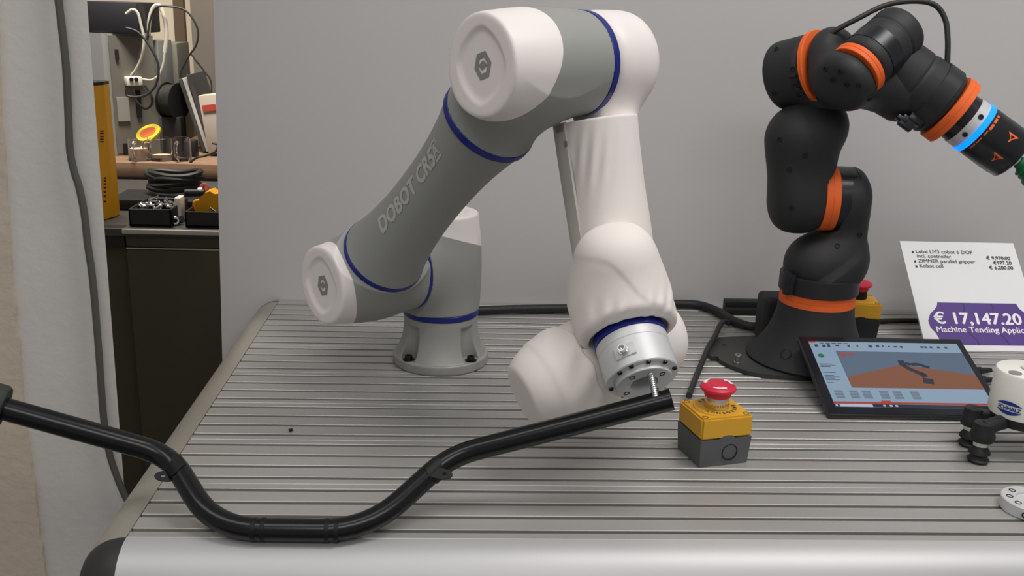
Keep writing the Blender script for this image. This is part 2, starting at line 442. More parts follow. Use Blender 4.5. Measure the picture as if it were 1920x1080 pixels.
def recess(P, c, a, bdir, zf):
    q = P - c; x = q @ bdir; y = q @ np.cross(a, bdir); z = q @ a
    rr = (np.abs(x / .0395) ** 1.6 + np.abs(y / .0385) ** 1.6) ** (1 / 1.6)
    return smax((rr - 1) * .036 + np.clip(zf + .005 - z, 0, .01) * .9, zf - z, .004)
def housing(c, a, bd, top, bot, stub, co_in, co_out, rcap=.051, pid=''):
    """joint housing: cylinder about a with a white dished cap, and a stub towards bd that carries the next ring"""
    a = nrm(a); bd = nrm(bd)
    def f(P):
        q = P - c; z = q @ a; rad = np.linalg.norm(q - z[..., None] * a, axis=-1)
        t = np.clip(z / top, 0, 1); R = .0575 - (.0575 - rcap) * t ** 1.6
        R = np.where(z < 0, .0575 - .002 * np.clip(-z / bot, 0, 1) ** 2, R)
        main = smax(rad - R, z - top, .005); main = smax(main, -bot - z, .001)
        st = f_cyl(P, c, bd, 0, stub, .041, .001, .0545)
        m = smin(main, st, .034)
        m = smax(m, -bot - z, .001); m = smax(m, (q @ bd) - stub, .001); m = smax(m, z - top, .004)
        return smax(m, -recess(P, c, a, nrm(Z - (Z @ a) * a) if abs(a[2]) < .9 else A(0, 1, 0), top - .0048), .0014)
    lo, hi = bbox([c - .064, c + .064, c + a * top + .055, c + a * top - .055, c - a * bot + .055, c - a * bot - .055, c + bd * stub + .055, c + bd * stub - .055], .004)
    # the white/grey seam is a tilted plane: the white reaches further down on the side away from the stub
    pin = c + bd * .058 + a * co_in; pout = c - bd * .058 + a * co_out
    no = nrm(np.cross(pin - pout, np.cross(bd, a))); no = no if no @ a > 0 else -no
    g, wcap = sdf_split(('joint_housing', 'joint_cap'), f, lo, hi, .0017, ('robot_gray', 'robot_white'), arm, pin, no)
    wcap['label'] = 'white dished end cap'
    return g, wcap
def hexlogo(c, a, up, R, parent):
    x, y, a = frame(a, up); yy = x; xx = -y                        # yy up, xx right as seen from outside
    if np.dot(np.cross(xx, yy), a) < 0: xx = -xx
    fn = lambda u, v, z: c + xx * u + yy * v + a * z
    hx = [(math.sin(math.radians(60 * k + 14)), math.cos(math.radians(60 * k + 14)) * 1.15) for k in range(6)][::-1]
    b = MB(); o = b._addv([fn(R * u, R * v, 0) for u, v in hx]); i = b._addv([fn(R * .58 * u, R * .58 * v, 0) for u, v in hx])
    o2 = b._addv([fn(R * u, R * v, .0006) for u, v in hx]); i2 = b._addv([fn(R * .58 * u, R * .58 * v, .0006) for u, v in hx])
    for k in range(6):
        j = (k + 1) % 6
        for q in ([o2[k], o2[j], i2[j], i2[k]], [o[k], o[j], o2[j], o2[k]], [i[k], i[j], i2[j], i2[k]], [o[k], o[j], i[j], i[k]]): b.face(q)
    b.prism([(-R * .52, -R * .06), (-R * .06, -R * .36), (R * .52, R * .10), (R * .02, R * .40)], .0006, fn)
    b.build('logo', 'logo_gray', parent, label='grey hexagon emblem', auto=None)
# the three housings
hous = {}
hous[1] = housing(J1c, Z, D, .077, .065, .058, .060, .022)
hous[2] = housing(J2c, D, U, .072, .065, .054, .060, .026)
hous[3] = housing(J3c, D, -U, .072, .065, .088, .062, .008)
upz = lambda a: Z
hexlogo(J2c + D * .0674, D, Z, .0128, hous[2][1]); hexlogo(J3c + D * .0674, D, Z, .0128, hous[3][1])
hexlogo(J1c + Z * .0724, Z, A(0, 1, 0), .0128, hous[1][1])
def bring(c, ax, r=.0555, th=.008):
    b = MB(); b.lathe(c, ax, [(-th / 2, r - .002), (-th / 2, r - .0008), (-th / 2 + .001, r), (th / 2 - .001, r), (th / 2, r - .0008), (th / 2, r - .002)], 64); return b.build('joint_ring', 'blue_ring', arm, label='dark blue joint ring')
bring(BX + A(0, 0, .0778), Z, .0550, .0085)
bring(J1c + D * .0625, D, .0555, .0095)                    # between first and second housing
bring(J2c + U * .0573, U, .0550, .0095)
bring(J3c - U * .0915, U, .0550, .0095)
bring(J3c - D * .0690, D, .0560, .009)
# upper arm
LA = .4286; t0, t1 = .0605, LA - .0945
def arm_r(t):
    s = np.clip((t - t0) / (t1 - t0), 0, 1); return .0405 + .0135 * (np.abs(2 * s - 1.02) ** 2.3)
b = MB(); n = 40
b.lathe(J2c, U, [(t0, .03)] + [(t, float(arm_r(np.array(t)))) for t in np.linspace(t0, t1, n)] + [(t1, .03)], 72)
uarm = b.build('upper_arm', 'robot_gray', arm)
vc = CAM - (J2c + U * .2); vc = nrm(vc - (vc @ U) * U); wv = np.cross(U, vc)      # wv points to the right of U as seen from the camera
lft = np.cross(vc, U); lft = lft if (RM.T @ lft)[0] < 0 else -lft
def on_arm(t, h, lift=.0005):
    r = float(arm_r(np.array(t))) + lift; an = h / .041
    return J2c + U * t + (vc * math.cos(an) + lft * math.sin(an)) * r
tc_, hc_ = .2180, .0250
b = MB()
add_text(b, lambda x, y, h=0.: on_arm(tc_ - .0145 + x, hc_ - .0085 + y, .0005 + h), 'DOBOT CR5', .0257, .0004, 'CENTER', .2, 1.03, sub=.004, fat=.0009)
# the boxed A that ends the lettering
ax0 = tc_ + .0590
sh = lambda x, y, h=0.: on_arm(ax0 + x + .16 * (y), hc_ - .0095 + y, .0005 + h)
ob = [(0, 0), (.0145, 0), (.0145, .0205), (0, .0205)]
fr = [((0, 0), (.0145, .0025)), ((0, .0182), (.0145, .0205)), ((0, .0025), (.0022, .0182)), ((.0123, .0025), (.0145, .0182))]
for (xa, ya), (xb, yb) in fr: b.face(b._addv([sh(xa, ya), sh(xb, ya), sh(xb, yb), sh(xa, yb)]))
add_text(b, lambda x, y, h=0.: sh(.0072 + x, .0042 + y, h), 'A', .0172, 0, 'CENTER', sub=.004, fat=.0008)
b.build('lettering', 'letter_gray', uarm, auto=None)
# white elbow that follows the third housing
G = nrm(A(0.1657, -0.1988, -0.9659)); s_f = -.154
E0 = P3 + s_f * D
def elbow_f(P):
    q = P - P3; z = q @ D
    main = f_cyl(P, P3, -D, .1425, .2215, .0565, .026)
    st = f_cyl(P, P3 - .172 * D, G, 0, .064, .028, .004, .034)
    m = smin(main, st, .02)
    return smax(m, z + .1425, .001)
lo, hi = bbox([P3 - .15 * D + .06, P3 - .15 * D - .06, P3 - .226 * D + .06, P3 - .226 * D - .06, E0 + G * .066 + .05, E0 + G * .066 - .05], .004)
elbow = sdf_obj('elbow_housing', elbow_f, lo, hi, .0017, 'robot_white', arm, label='white elbow housing')
b = MB(); c = P3 - .155 * D; rr = nrm(vc - (vc @ D) * D)
b.box(c + rr * .0563, (.008, .0012, .0006), D, np.cross(rr, D)); b.build('index_mark', 'logo_gray', elbow)
# forearm in its fabric sleeve
xf = nrm(D - (D @ G) * G); yf = np.cross(G, xf)
vl0 = nrm(dep(1075, 300, 1.05) - dep(1140, 300, 1.05)); vl0 = nrm(vl0 - (vl0 @ G) * G); vf0 = np.cross(vl0, G); vf0 = vf0 if vf0 @ (CAM - E0) > 0 else -vf0
def fore_f(P):
    q = P - E0; z = q @ G; x = q @ xf; y_ = q @ yf
    # crumpled folds under the upper hem
    th = np.arctan2(-(q @ vl0), q @ vf0)                        # angle around the sleeve, 0 towards the front
    wr = .0011 * np.sin(19 * (th + 6.0 * (z - .1))) * np.exp(-((z - .104) / .028) ** 2) * np.exp(-((th + .35) / .65) ** 2)
    wr += .0008 * np.sin(16 * (th - 5 * (z - .1))) * np.exp(-((z - .11) / .025) ** 2) * np.exp(-((th - 1.1) / .3) ** 2)
    rx = .0455 - .018 * np.clip(z - .1, 0, 1) + .0012 * np.sin(z * 40); 
    r = np.sqrt((x) ** 2 + (y_) ** 2) - rx - wr
    return smax(r, np.maximum(.062 - z, z - .32), .002)
lo, hi = bbox([E0 + G * .06 + .045, E0 + G * .06 - .045, E0 + G * .32 + .045, E0 + G * .32 - .045], .006)
fore = sdf_obj('forearm_sleeve', fore_f, lo, hi, .002, 'sleeve', arm, label='white fabric sleeve around the forearm')
# closing flap of the sleeve: flat strip along the left side with two hook patches
vl = nrm(dep(1075, 300, 1.05) - dep(1140, 300, 1.05)); vl = nrm(vl - (vl @ G) * G); vf = np.cross(vl, G); vf = vf if vf @ (CAM - E0) > 0 else -vf
b = MB(); rows = []
for z in np.linspace(.061, .30, 22):
    rw = []
    for an, rad in ((1.72, .0455), (1.45, .0475), (1.1, .0482), (.86, .0482), (.85, .0452)):
        an_ = an - .25 * np.clip((z - .06) / .2, 0, 1) * 0; r_ = rad - .016 * max(0, z - .1)
        rw.append(E0 + G * z + (vl * math.sin(an_) + vf * math.cos(an_)) * r_)
    rows.append(b._addv(rw))
for i in range(len(rows) - 1):
    for j in range(4): b.face([rows[i][j], rows[i][j + 1], rows[i + 1][j + 1], rows[i + 1][j]])
flap = b.build('sleeve_flap', 'sleeve_flap', fore, label='closing flap along the sleeve')
for z, an, wd, hh in ((.067, 1.02, .014, .007), (.084, .88, .005, .006)):
    b = MB(); nn = vl * math.sin(an) + vf * math.cos(an); tt = np.cross(G, nn)
    b.box(E0 + G * z + nn * .0487, (wd, hh, .001), tt, G); b.build('hook_patch', 'logo_gray', fore)

# wrist: hub with two arms along the fourth axis, front body that carries the tool flange
TA = nrm(A(.184, -.771, -.61))                        # tool axis, towards the viewer and down
FL = dep(1205, 710, .985)                             # centre of the flange face
Qc = FL - TA * .056
Tt = dep(1157, 484, 1.005)                            # centre of the rounded top
Hb = dep(1160, 655, 1.085); SL = dep(960, 755, 1.045); RL = dep(1232, 628, 1.11)
VX_ = nrm(Tt - Qc); SX = nrm(SL - Hb)
def body_f(P):
    B0 = Qc - TA * .022; LB = np.linalg.norm(Tt - B0); bdy = f_cyl(P, B0, Tt - B0, -.01, LB + .034, .0445, .038, .0375)
    lip = f_cyl(P, Qc, TA, -.06, -.004, .0475, .006)
    m = smin(bdy, lip, .045)
    q = P - Tt; z = -(q @ VX_); x = q @ nrm(np.cross(VX_, TA))
    m = m - .0010 * np.sin(420 * (x + .35 * z)) * np.exp(-((z - .050) / .012) ** 2) * np.clip(np.abs(x) * 60, 0, 1) + .0006 * np.tanh((z - .022 + .030 * np.tanh(-x / .018)) / .003)
    well = f_cyl(P, Qc, TA, -.012, .05, .0425, .002)
    return smax(m, -well, .003)
lo, hi = bbox([Tt + .04, Tt - .04, Qc + .056, Qc - .056, Qc - TA * .06 + .05, Qc - TA * .06 - .05, Qc + TA * .012 + .05, Qc + TA * .012 - .05], .006)
wb = sdf_obj('wrist_sleeve', body_f, lo, hi, .0019, 'sleeve', arm, label='white fabric sleeve over the front of the wrist')
sx_u = nrm(Z - (Z @ SX) * SX); sx_v = np.cross(SX, sx_u)
def side_f(P):
    q = P - Hb; z = q @ SX; L = np.linalg.norm(SL - Hb)
    m = f_cyl(P, Hb, SX, L * .40, L, .0560, .005, .0455); m = smax(m, z - L, .05)
    x = q @ sx_v; y_ = q @ sx_u
    m = m - .0014 * np.sin(260 * (z * .55 + x * .3 + y_ * .6)) * np.exp(-((z - .065) / .022) ** 2)
    m = m + .0008 * np.tanh((z - .098) / .003) + .0008 * np.exp(-((z - .062) / .0025) ** 2)
    return m
lo, hi = bbox([Hb + .06, Hb - .06, SL + .055, SL - .055], .008)
sdf_obj('side_sleeve', side_f, lo, hi, .0021, 'sleeve', arm, label='white fabric sleeve over the lower left end of the wrist')
def hub_f(P): return f_cyl(P, Hb, SX, -.03, np.linalg.norm(SL - Hb) * .5, .0525, .01)
lo, hi = bbox([Hb + .07, Hb - .07, SL + .04, SL - .04], .008)
sdf_obj('wrist_hub', hub_f, lo, hi, .0022, 'sleeve', arm, label='white wrist hub between the two sleeves')
def lobe_f(P):
    m = f_cyl(P, Hb, RL - Hb, -.01, np.linalg.norm(RL - Hb) + .022, .050, .035, .047); return m
lo, hi = bbox([Hb + .055, Hb - .055, RL + .07, RL - .07], .006)
sdf_obj('wrist_cap', lobe_f, lo, hi, .002, 'sleeve', arm, label='rounded white wrist cap at the right')
# tool flange
bring(Qc + TA * .0070, TA, .0388, .0125)
b = MB(); b.lathe(FL, TA, [(-.0425, .02), (-.0425, .0382), (-.0325, .0382), (-.032, .0378), (-.0315, .0382), (-.0012, .0382), (0, .0372), (0, .0302), (.0055, .0296), (.006, .0290), (.006, .0148), (-.006, .0142), (-.006, .0001)], 64)
fl = b.build('tool_flange', 'flange_alu', arm, label='round aluminium tool flange', auto=30)
tx, ty, _ = frame(TA, Z)
def onf(r, deg, h): t = math.radians(deg); return FL + (tx * math.cos(t) + ty * math.sin(t)) * r + TA * h
for deg in (8, 38, 62, 118, 160, 200, 242, 300, 335):
    b = MB(); c = onf(.0339, deg, .0); b.lathe(c, TA, [(0, .0026), (.0014, .0026), (.0014, .0015), (-.0004, .0013)], 14); b.build('flange_screw', 'dark_steel', fl)
for deg in (45, 135, 225, 315):
    b = MB(); c = onf(.0225, deg + 6, .006); b.lathe(c, TA, [(-.003, .0032), (.0003, .0032), (.0003, .0022), (-.002, .002)], 16); b.build('tapped_hole', 'dark_hole', fl)
sd = nrm(dep(1168, 664, .95) - FL + TA * .02); rad_ = sd - (sd @ TA) * TA; rad_ = nrm(rad_)
tt_ = np.cross(TA, rad_)
b = MB(); b.box(FL - TA * .0165 + rad_ * .0378, (.022, .0135, .003), tt_, TA, bev=.0006); b.build('connector_plate', 'flange_alu', fl)
b = MB(); b.lathe(FL - TA * .0165 + rad_ * .0388, rad_, [(0, .0052), (.0035, .0052), (.0035, .0042), (.0095, .0042), (.0095, .0028), (.004, .0026)], 20); b.build('connector', 'steel', fl, label='threaded metal connector')
# ================================================================== HANDLEBAR AND PIN
hb_pts = [dep(-58, 748, .932), dep(2, 765, .944), dep(318, 853, .982), onz(402, 992, .0112), onz(690, 995, .0112), dep(842, 856, .985), dep(1258, 749, .965)]
path = fillet(hb_pts[0:1] + hb_pts[2:], [.03, .045, .045, .03], 9)
hb = empty('handlebar', (float(hb_pts[3][0] + .1), float(hb_pts[3][1]), 0), 'black tubular bicycle handlebar lying across the front of the bench', 'handlebar')
b = MB(); b.tube(path, .0112, 24); tube = b.build('tube', 'bar_black', hb)
e_ = hb_pts[-1]; dr = nrm(hb_pts[-1] - hb_pts[-2])
b = MB(); b.ring(e_ + dr * .0002, dr, .0092, .0112, .0012, 24); b.lathe(e_ + dr * .0003, dr, [(-.0002, .009), (.0001, .0089)], 24); b.build('end_plug', 'bar_matte', hb)
cA, cB = hb_pts[3], hb_pts[4]; ux = nrm(cB - cA)
for px in (476, 494, 614, 632):
    c = onz(px, 995, .0112); c = cA + ux * ((c - cA) @ ux)
    b = MB(); b.ring(c, ux, .0108, .01145, .0045, 28, .0002); b.build('knurled_band', 'bar_matte', hb)
def bracket(p, along, out, side):
    """welded cable tab: a saddle on the tube and a flat ear with a hole"""
    along = nrm(along); out = nrm(out - (out @ along) * along); n = np.cross(along, out)
    b = MB(); rows = []
    for an in np.linspace(-1.5, 1.2, 12):
        rr = .0122; w_ = .0125 - .0045 * abs(an)
        rows.append(b._addv([p + (out * math.sin(an) + n * math.cos(an)) * r_ + along * s_ * w_ for r_, s_ in ((.0108, -1), (rr, -1), (rr, 1), (.0108, 1))]))
    for i in range(11):
        for j in range(4): b.face([rows[i][j], rows[i][(j + 1) % 4], rows[i + 1][(j + 1) % 4], rows[i + 1][j]])
    b.face(rows[0]); b.face(rows[-1][::-1])
    o = b.build('bracket', 'bar_matte', hb)
    return o
def ear(c, X, Y, rx, ry, th, hole, parent):
    X = nrm(X); Y = nrm(Y - (Y @ X) * X); N = np.cross(X, Y); b = MB(); seg = 28
    R_ = {}
    for nm, (sx, sy, cx, zz) in dict(o0=(rx, ry, 0, -th / 2), o1=(rx, ry, 0, th / 2), i0=(hole, hole * .8, -rx * .35, -th / 2), i1=(hole, hole * .8, -rx * .35, th / 2)).items():
        R_[nm] = b._addv([c + X * (cx + sx * math.cos(t)) + Y * sy * math.sin(t) + N * zz for t in np.linspace(0, 2 * math.pi, seg, endpoint=False)])
    for k in range(seg):
        j = (k + 1) % seg
        for p, q in (('o1', 'i1'), ('o0', 'i0'), ('o0', 'o1'), ('i0', 'i1')): b.face([R_[p][k], R_[p][j], R_[q][j], R_[q][k]])
    return b.build('ear', 'bar_matte', parent)
pl = dep(356, 897, .992); al = nrm(hb_pts[3] - hb_pts[2])
L0 = hb_pts[2]; pl = L0 + al * ((pl - L0) @ al)
br = bracket(pl, al, A(1, -.35, .25), 1)
ear(pl + A(-.0075, -.010, -.0035), A(1, .1, -.05), A(0, .75, .55), .0125, .0058, .0024, .0022, br)
pr = dep(796, 886, .996); al = nrm(hb_pts[5] - hb_pts[4]); pr = hb_pts[4] + al * ((pr - hb_pts[4]) @ al)
br = bracket(pr, al, A(-1, -.35, .35), 1)
ear(pr + A(.007, -.0125, .003), A(-1, .1, .05), A(0, .75, .55), .0125, .0058, .0024, .0022, br)
gd = nrm(hb_pts[2] - hb_pts[0]); gp = hb_pts[0] + gd * np.linalg.norm(dep(6, 768, .944) - hb_pts[0])
b = MB(); b.lathe(gp, gd, [(-.020, .012), (-.020, .0205), (-.017, .0225), (-.002, .0225), (.001, .0205), (.001, .012)], 32); b.build('grip_flange', 'grip_black', hb, label='dark round grip collar at the left end')
b = MB(); p0 = dep(1220, 699, .966); p1 = dep(1229, 745, .960); b.lathe(p0, p1 - p0, [(0, .0028), (.0006, .0034)] + [(h, .0034 - .0004 * (k % 2)) for k, h in enumerate(np.linspace(.002, np.linalg.norm(p1 - p0), 24))], 16)
b.build('bolt', 'steel', None, label='shiny steel bolt joining the tool flange and the handlebar end', cat='bolt', loc=tuple(p0))

# ================================================================== BLACK ROBOT ARM WITH ORANGE RINGS
KB = onz(1518, 668, .008); KY = KB[1]
ig = empty('robot_arm', (KB[0], KB[1], 0), 'black plastic robot arm with orange rings and a green suction cup', 'robot')
IP = lambda px, py, dy=0.: ony(px, py, KY + dy)
mpp = 1.40 / FPX
# mounting plate
b = MB(); pc = onz(1508, 660, .006); pts = []
ol = [(1322, 655), (1330, 640), (1346, 634), (1362, 631), (1480, 627), (1580, 632), (1650, 650), (1672, 668), (1660, 688), (1610, 702), (1540, 706), (1470, 704), (1420, 699), (1380, 688), (1352, 675), (1345, 668), (1334, 668)]
ol3 = [onz(x, y, .007) for x, y in ol][::-1]
sp = spline(ol3 + [ol3[0]], 5)[:-1]
b.prism([(p[0], p[1]) for p in sp], .006, lambda x, y, z: A(x, y, .0006 + z)); plate = b.build('mounting_plate', 'plate_black', ig, auto=30)
c = onz(1383, 681, .0066); b = MB(); b.lathe(c, Z, [(0, .0055), (.002, .0055), (.002, .004), (.010, .004), (.0125, .0052), (.0135, .0048), (.0135, .0026), (.009, .0025)], 20); b.build('screw', 'steel', plate, label='steel socket screw standing in the plate')
b = MB(); c = onz(1358, 647, .0068); b.box(c, (.006, .003, .0008)); b.build('slot', 'dark_hole', plate)
# base bell
def zat(py):                                       # height on the base axis seen at row py
    lo, hi = 0., .9
    for _ in range(40):
        m = (lo + hi) / 2; v = RM.T @ (A(KB[0], KB[1], m) - CAM); y_ = 540 - FPX * v[1] / -v[2]
        lo, hi = (m, hi) if y_ > py else (lo, m)
    return m
zr0, zr1 = zat(566), zat(544)
b = MB(); o = A(KB[0], KB[1], 0)
bell = [(.0068, .05), (.0068, .0925), (.010, .094), (.018, .0865), (.030, .0765), (.045, .0675), (.062, .0605), (.080, .0560), (zr0, .0545), (zr0, .04)]
b.lathe(o, Z, bell, 64); bl = b.build('base_bell', 'igus_black', ig, auto=50)
for px, py, an in ((1445, 657, 0),):
    q = dep(px, py, 1.36); rr = nrm((q - o) * A(1, 1, 0)); hgt = .030; nrm_ = nrm(rr + Z * .75); c = o + rr * .0770 + Z * hgt
    b = MB(); b.lathe(c - nrm_ * .002, nrm_, [(0, .0085), (.0022, .0085), (.0022, .0068), (.0005, .0064)], 20); h_ = b.build('bolt_hole', 'dark_hole', bl)
    b = MB(); b.lathe(c - nrm_ * .002 - Z * .003, nrm_, [(.0005, .0042), (.003, .0042), (.003, .0024), (.0015, .0022)], 16); b.build('screw', 'steel', bl, label='steel screw in the base hole')
def oring(c, ax, r, th, seam=True):
    b = MB(); b.lathe(c, ax, [(-th / 2, r - .01), (-th / 2, r - .0006), (-th / 2 + .0006, r), (-.0004, r), (-.0002, r - .0006), (.0002, r - .0006), (.0004, r), (th / 2 - .0006, r), (th / 2, r - .0006), (th / 2, r - .01)], 64)
    return b.build('joint_ring', 'igus_orange', ig, label='orange joint ring')
oring(o + Z * (zr0 + zr1) / 2, Z, .0545, zr1 - zr0)
# strap with buckle around the first joint
b = MB(); zs0, zs1 = zr1 + .0005, zat(512); b.lathe(o, Z, [(zs0, .05), (zs0, .0552), (zs0 + .001, .0572), (zs1 - .001, .0572), (zs1, .0552), (zs1, .05)], 64); st = b.build('strap', 'strap', ig, label='black strap around the base joint')
for px, w_, z0_, z1_, ex in ((1456, .010, .003, .009, .003), (1480, .012, .002, .004, .0025), (1493, .004, .002, .003, .004)):
    q = ony(px, 520, KY - .03); rr = nrm((q - o) * A(1, 1, 0)); tn = np.cross(Z, rr)
    b = MB(); b.box(o + rr * .0585 + Z * ((zs0 + zs1) / 2 + .003), (w_, zs1 - zs0 + z1_, .006 + ex), tn, Z, bev=.0015); b.build('buckle', 'igus_gloss', st)
# first joint head: dome below, column rising at the right to the second joint
r2 = 61 * mpp * .97
c2 = IP(1545, 371); ax2 = nrm(A(1, -.10, .0))
cJ1 = A(KB[0], KB[1], zat(500))
pR = IP(1596, 372)
def head_f(P):
    d1 = f_cap(P, cJ1 + A(0, 0, -.008), IP(1530, 499), .0525, .043)
    d1 = smin(d1, f_cap(P, IP(1532, 492), IP(1565, 490), .036, .036), .03)
    z = P[..., 2]; d1 = smax(d1, zs1 - .004 - z, .002)
    colm = f_box(P, IP(1586, 420), (.0215, .038, .062), (1, 0, 0), (0, 1, 0), .02)
    hs = f_cyl(P, c2, ax2, .012, .054, r2, .020)
    m = smin(smin(d1, colm, .04), hs, .02)
    gap = f_cap(P, IP(1470, 437, -.05), IP(1550, 437, -.05), .003); 
    lnk = f_cyl(P, c2, ax2, -.085, .018, r2 + .004, .004)
    return smax(m, -lnk, .004)
lo, hi = bbox([cJ1 + .06, cJ1 - .06, pR + A(.04, .06, .06), pR - A(.05, .06, .06)], .008)
sdf_obj('base_joint', head_f, lo, hi, .0021, 'igus_black', ig)
oring(c2 + ax2 * .002, ax2, r2 + .001, .0205)
b = MB(); b.lathe(c2, ax2, [(.0125, r2 - .01), (.0125, r2 + .0004), (.036, r2 + .0004), (.037, r2 - .001), (.038, r2 + .0004), (.040, r2 + .0004), (.040, r2 - .01)], 64); b.build('motor_shell', 'igus_gloss', ig)
# lower link: second joint left half and the limb up to the third joint
c3 = IP(1541, 126, -.004); ax3 = nrm(A(.62, -.76, .27)); r3 = 66 * mpp
def link_f(P):
    j = f_cyl(P, c2, ax2, -.066, -.0085, r2, .03)
    limb = f_cap(P, IP(1498, 371), IP(1508, 262), .0405, .047)
    limb = smin(limb, f_cap(P, IP(1500, 262), IP(1542, 232), .042, .034), .03)
    m = smin(j, limb, .035); m = smax(m, (P - c2) @ ax2 + .0085, .002) if False else m
    return m
def link_f2(P):
    m = link_f(P); q = (P - c2); z = q @ ax2; rad = np.linalg.norm(q - z[..., None] * ax2, axis=-1)
    return smax(m, np.minimum(-(rad - r2 - .004), 1) * 0 + np.where(rad < r2 + .006, z + .0085, -1), .002)
lo, hi = bbox([c2 + A(.02, .055, .055), c2 - A(.075, .055, .055), IP(1500, 250) + .055, IP(1500, 250) - .055, IP(1560, 205) + .03], .008)
sdf_obj('lower_link', link_f2, lo, hi, .0021, 'igus_black', ig)
from mathutils.bvhtree import BVHTree
def marks(lst, parent):
    off = wloc(parent); me = parent.data
    tree = BVHTree.FromPolygons([v.co + off for v in me.vertices], [tuple(p.vertices) for p in me.polygons])
    for px, py in lst:
        hit, n, _, _ = tree.ray_cast(Vector(CAM), Vector(ray(px, py)).normalized())
        if hit is None: continue
        c = np.array(hit); n = np.array(n); b = MB(); b.lathe(c, n, [(-.002, .0035), (.0012, .0035), (.0012, .0024), (-.001, .0022)], 12); b.build('screw_hole', 'dark_hole', parent)
marks([(1480, 318), (1484, 390), (1462, 262), (1510, 292)], bpy.data.objects['lower_link'])
marks([(1482, 457), (1570, 461), (1612, 440)], bpy.data.objects['base_joint'])
# third joint: cap at the left, orange ring, body on the right with the upper link
capc = c3 - ax3 * .050
def cap3_f(P):
    c = f_cyl(P, c3, ax3, -.068, -.007, r3 * .96, .012)
    return smin(c, f_cap(P, IP(1545, 225), IP(1540, 180), .030, .03), .02)
lo, hi = bbox([c3 - ax3 * .095 + .06, c3 - ax3 * .095 - .06, c3 + .06, c3 - .06, IP(1545, 240)], .006)
cp = sdf_obj('elbow_cap', cap3_f, lo, hi, .0021, 'igus_black', ig)
oring(c3 - ax3 * .003, ax3, r3 + .0006, .0068)
for k in range(22):
    an = math.radians(100 + k * 11); x_, y_, _ = frame(ax3, Z); c = c3 - ax3 * .016 + (x_ * math.cos(an) + y_ * math.sin(an)) * (r3 * .965)
    rr = nrm(c - c3 + ax3 * .016); b = MB(); b.box(c, (.004 + .001 * (k % 3), .010, .004), np.cross(rr, ax3), ax3, bev=.0008, seg=1); b.build('vent_rib', 'igus_gloss', cp)
marks([(1456, 92), (1452, 175), (1486, 130)], cp)
# fourth joint axis and cylinder
w4 = nrm(RM @ A(.73, .65, -.2)); c4 = dep(1607, 131, 1.262); r4 = 54 * 1.262 / FPX
def up_f(P):
    s3 = f_cyl(P, c3, ax3, .0006, .040, r3 * .985, .022)
    j4 = f_cyl(P, c4, w4, -.036, -.0075, r4 * .98, .018)
    arm_ = f_cap(P, dep(1590, 152, 1.275), dep(1668, 158, 1.30), .030, .030)
    elb = f_cap(P, dep(1660, 160, 1.31), dep(1690, 172, 1.31), .033, .040)
    return smin(smin(s3, j4, .03), smin(arm_, elb, .03), .03)
lo, hi = bbox([c3 + .06, c3 - .06, c4 + .06, c4 - .06, dep(1690, 175, 1.31) + .05, dep(1690, 175, 1.31) - .05], .008)
ul = sdf_obj('upper_link', up_f, lo, hi, .0021, 'igus_black', ig)
marks([(1548, 130), (1576, 134), (1562, 150), (1588, 158), (1610, 160), (1630, 185)], ul)
oring(c4, w4, r4 + .0008, .013)
def j4_f(P):
    q = P - c4; z = q @ w4
    m = f_cyl(P, c4, w4, .0065, .093, r4, .012, r4 * .97)
    return m + .0016 * np.exp(-((z - .064) / .0018) ** 2)
lo, hi = bbox([c4 + .05, c4 - .05, c4 + w4 * .1 + .05, c4 + w4 * .1 - .05], .006)
j4 = sdf_obj('motor_housing', j4_f, lo, hi, .002, 'igus_black', ig)
b = MB(); b.lathe(c4, w4, [(.024, r4 - .01), (.024, r4 + .0006), (.046, r4 + .0004), (.046, r4 - .01)], 64); b.build('shell_band', 'igus_gloss', j4)
# fifth joint and gripper along the same line
w5 = nrm(RM @ A(.80, -.60, .03)); c5 = dep(1781, 206, 1.30); r5 = 64 * 1.30 / FPX
def T5(h): return c5 + w5 * h
def j5_f(P):
    m = f_cyl(P, c5, w5, -.098, -.0085, r5 * .98, .008)
    q = P - c5; z = q @ w5
    return m + .0016 * np.exp(-((z + .062) / .0016) ** 2)
lo, hi = bbox([T5(-.1) + .055, T5(-.1) - .055, c5 + .055, c5 - .055], .006)
j5 = sdf_obj('wrist_housing', j5_f, lo, hi, .002, 'igus_black', ig)
oring(c5, w5, r5 + .001, .016)
b = MB(); b.lathe(c5, w5, [(-.040, r5 - .01), (-.040, r5 + .0008), (-.039, r5 + .0016), (-.017, r5 + .0016), (-.016, r5 + .0008), (-.016, r5 - .01)], 64); st = b.build('strap', 'strap', ig, label='wide black strap around the wrist')
for px, py, sz in ((1700, 231, (.016, .020, .010)), (1716, 224, (.012, .020, .013)), (1690, 224, (.006, .016, .012))):
    c = dep(px, py, 1.285); b = MB(); b.box(c, sz, nrm(RM @ A(.6, .8, 0)), w5, bev=.0018); b.build('buckle', 'igus_gloss', st)
c = dep(1767, 132, 1.285); b = MB(); b.box(c, (.030, .022, .012), w5, nrm(RM @ A(.6, .8, .2)), bev=.0012); b.build('cable_clip', 'igus_gloss', st)
r6 = 50 * 1.29 / FPX
b = MB(); b.lathe(c5, w5, [(.008, .02), (.008, r6 * .94), (.023, r6 * .94), (.023, .02)], 48); b.build('tool_collar', 'igus_gloss', ig)
b = MB(); b.lathe(c5, w5, [(.0225, .02), (.0225, r6 * .98), (.0365, r6 * .98), (.0365, .02)], 48); ac = b.build('adapter_ring', 'flange_alu', ig, label='silver adapter ring')
b = MB(); b.lathe(c5, w5, [(.0362, .02), (.0362, r6 + .0006), (.0445, r6 + .0006), (.0445, .02)], 64); b.build('light_ring', 'blue_led', ig, label='glowing blue light ring')
gL = .103
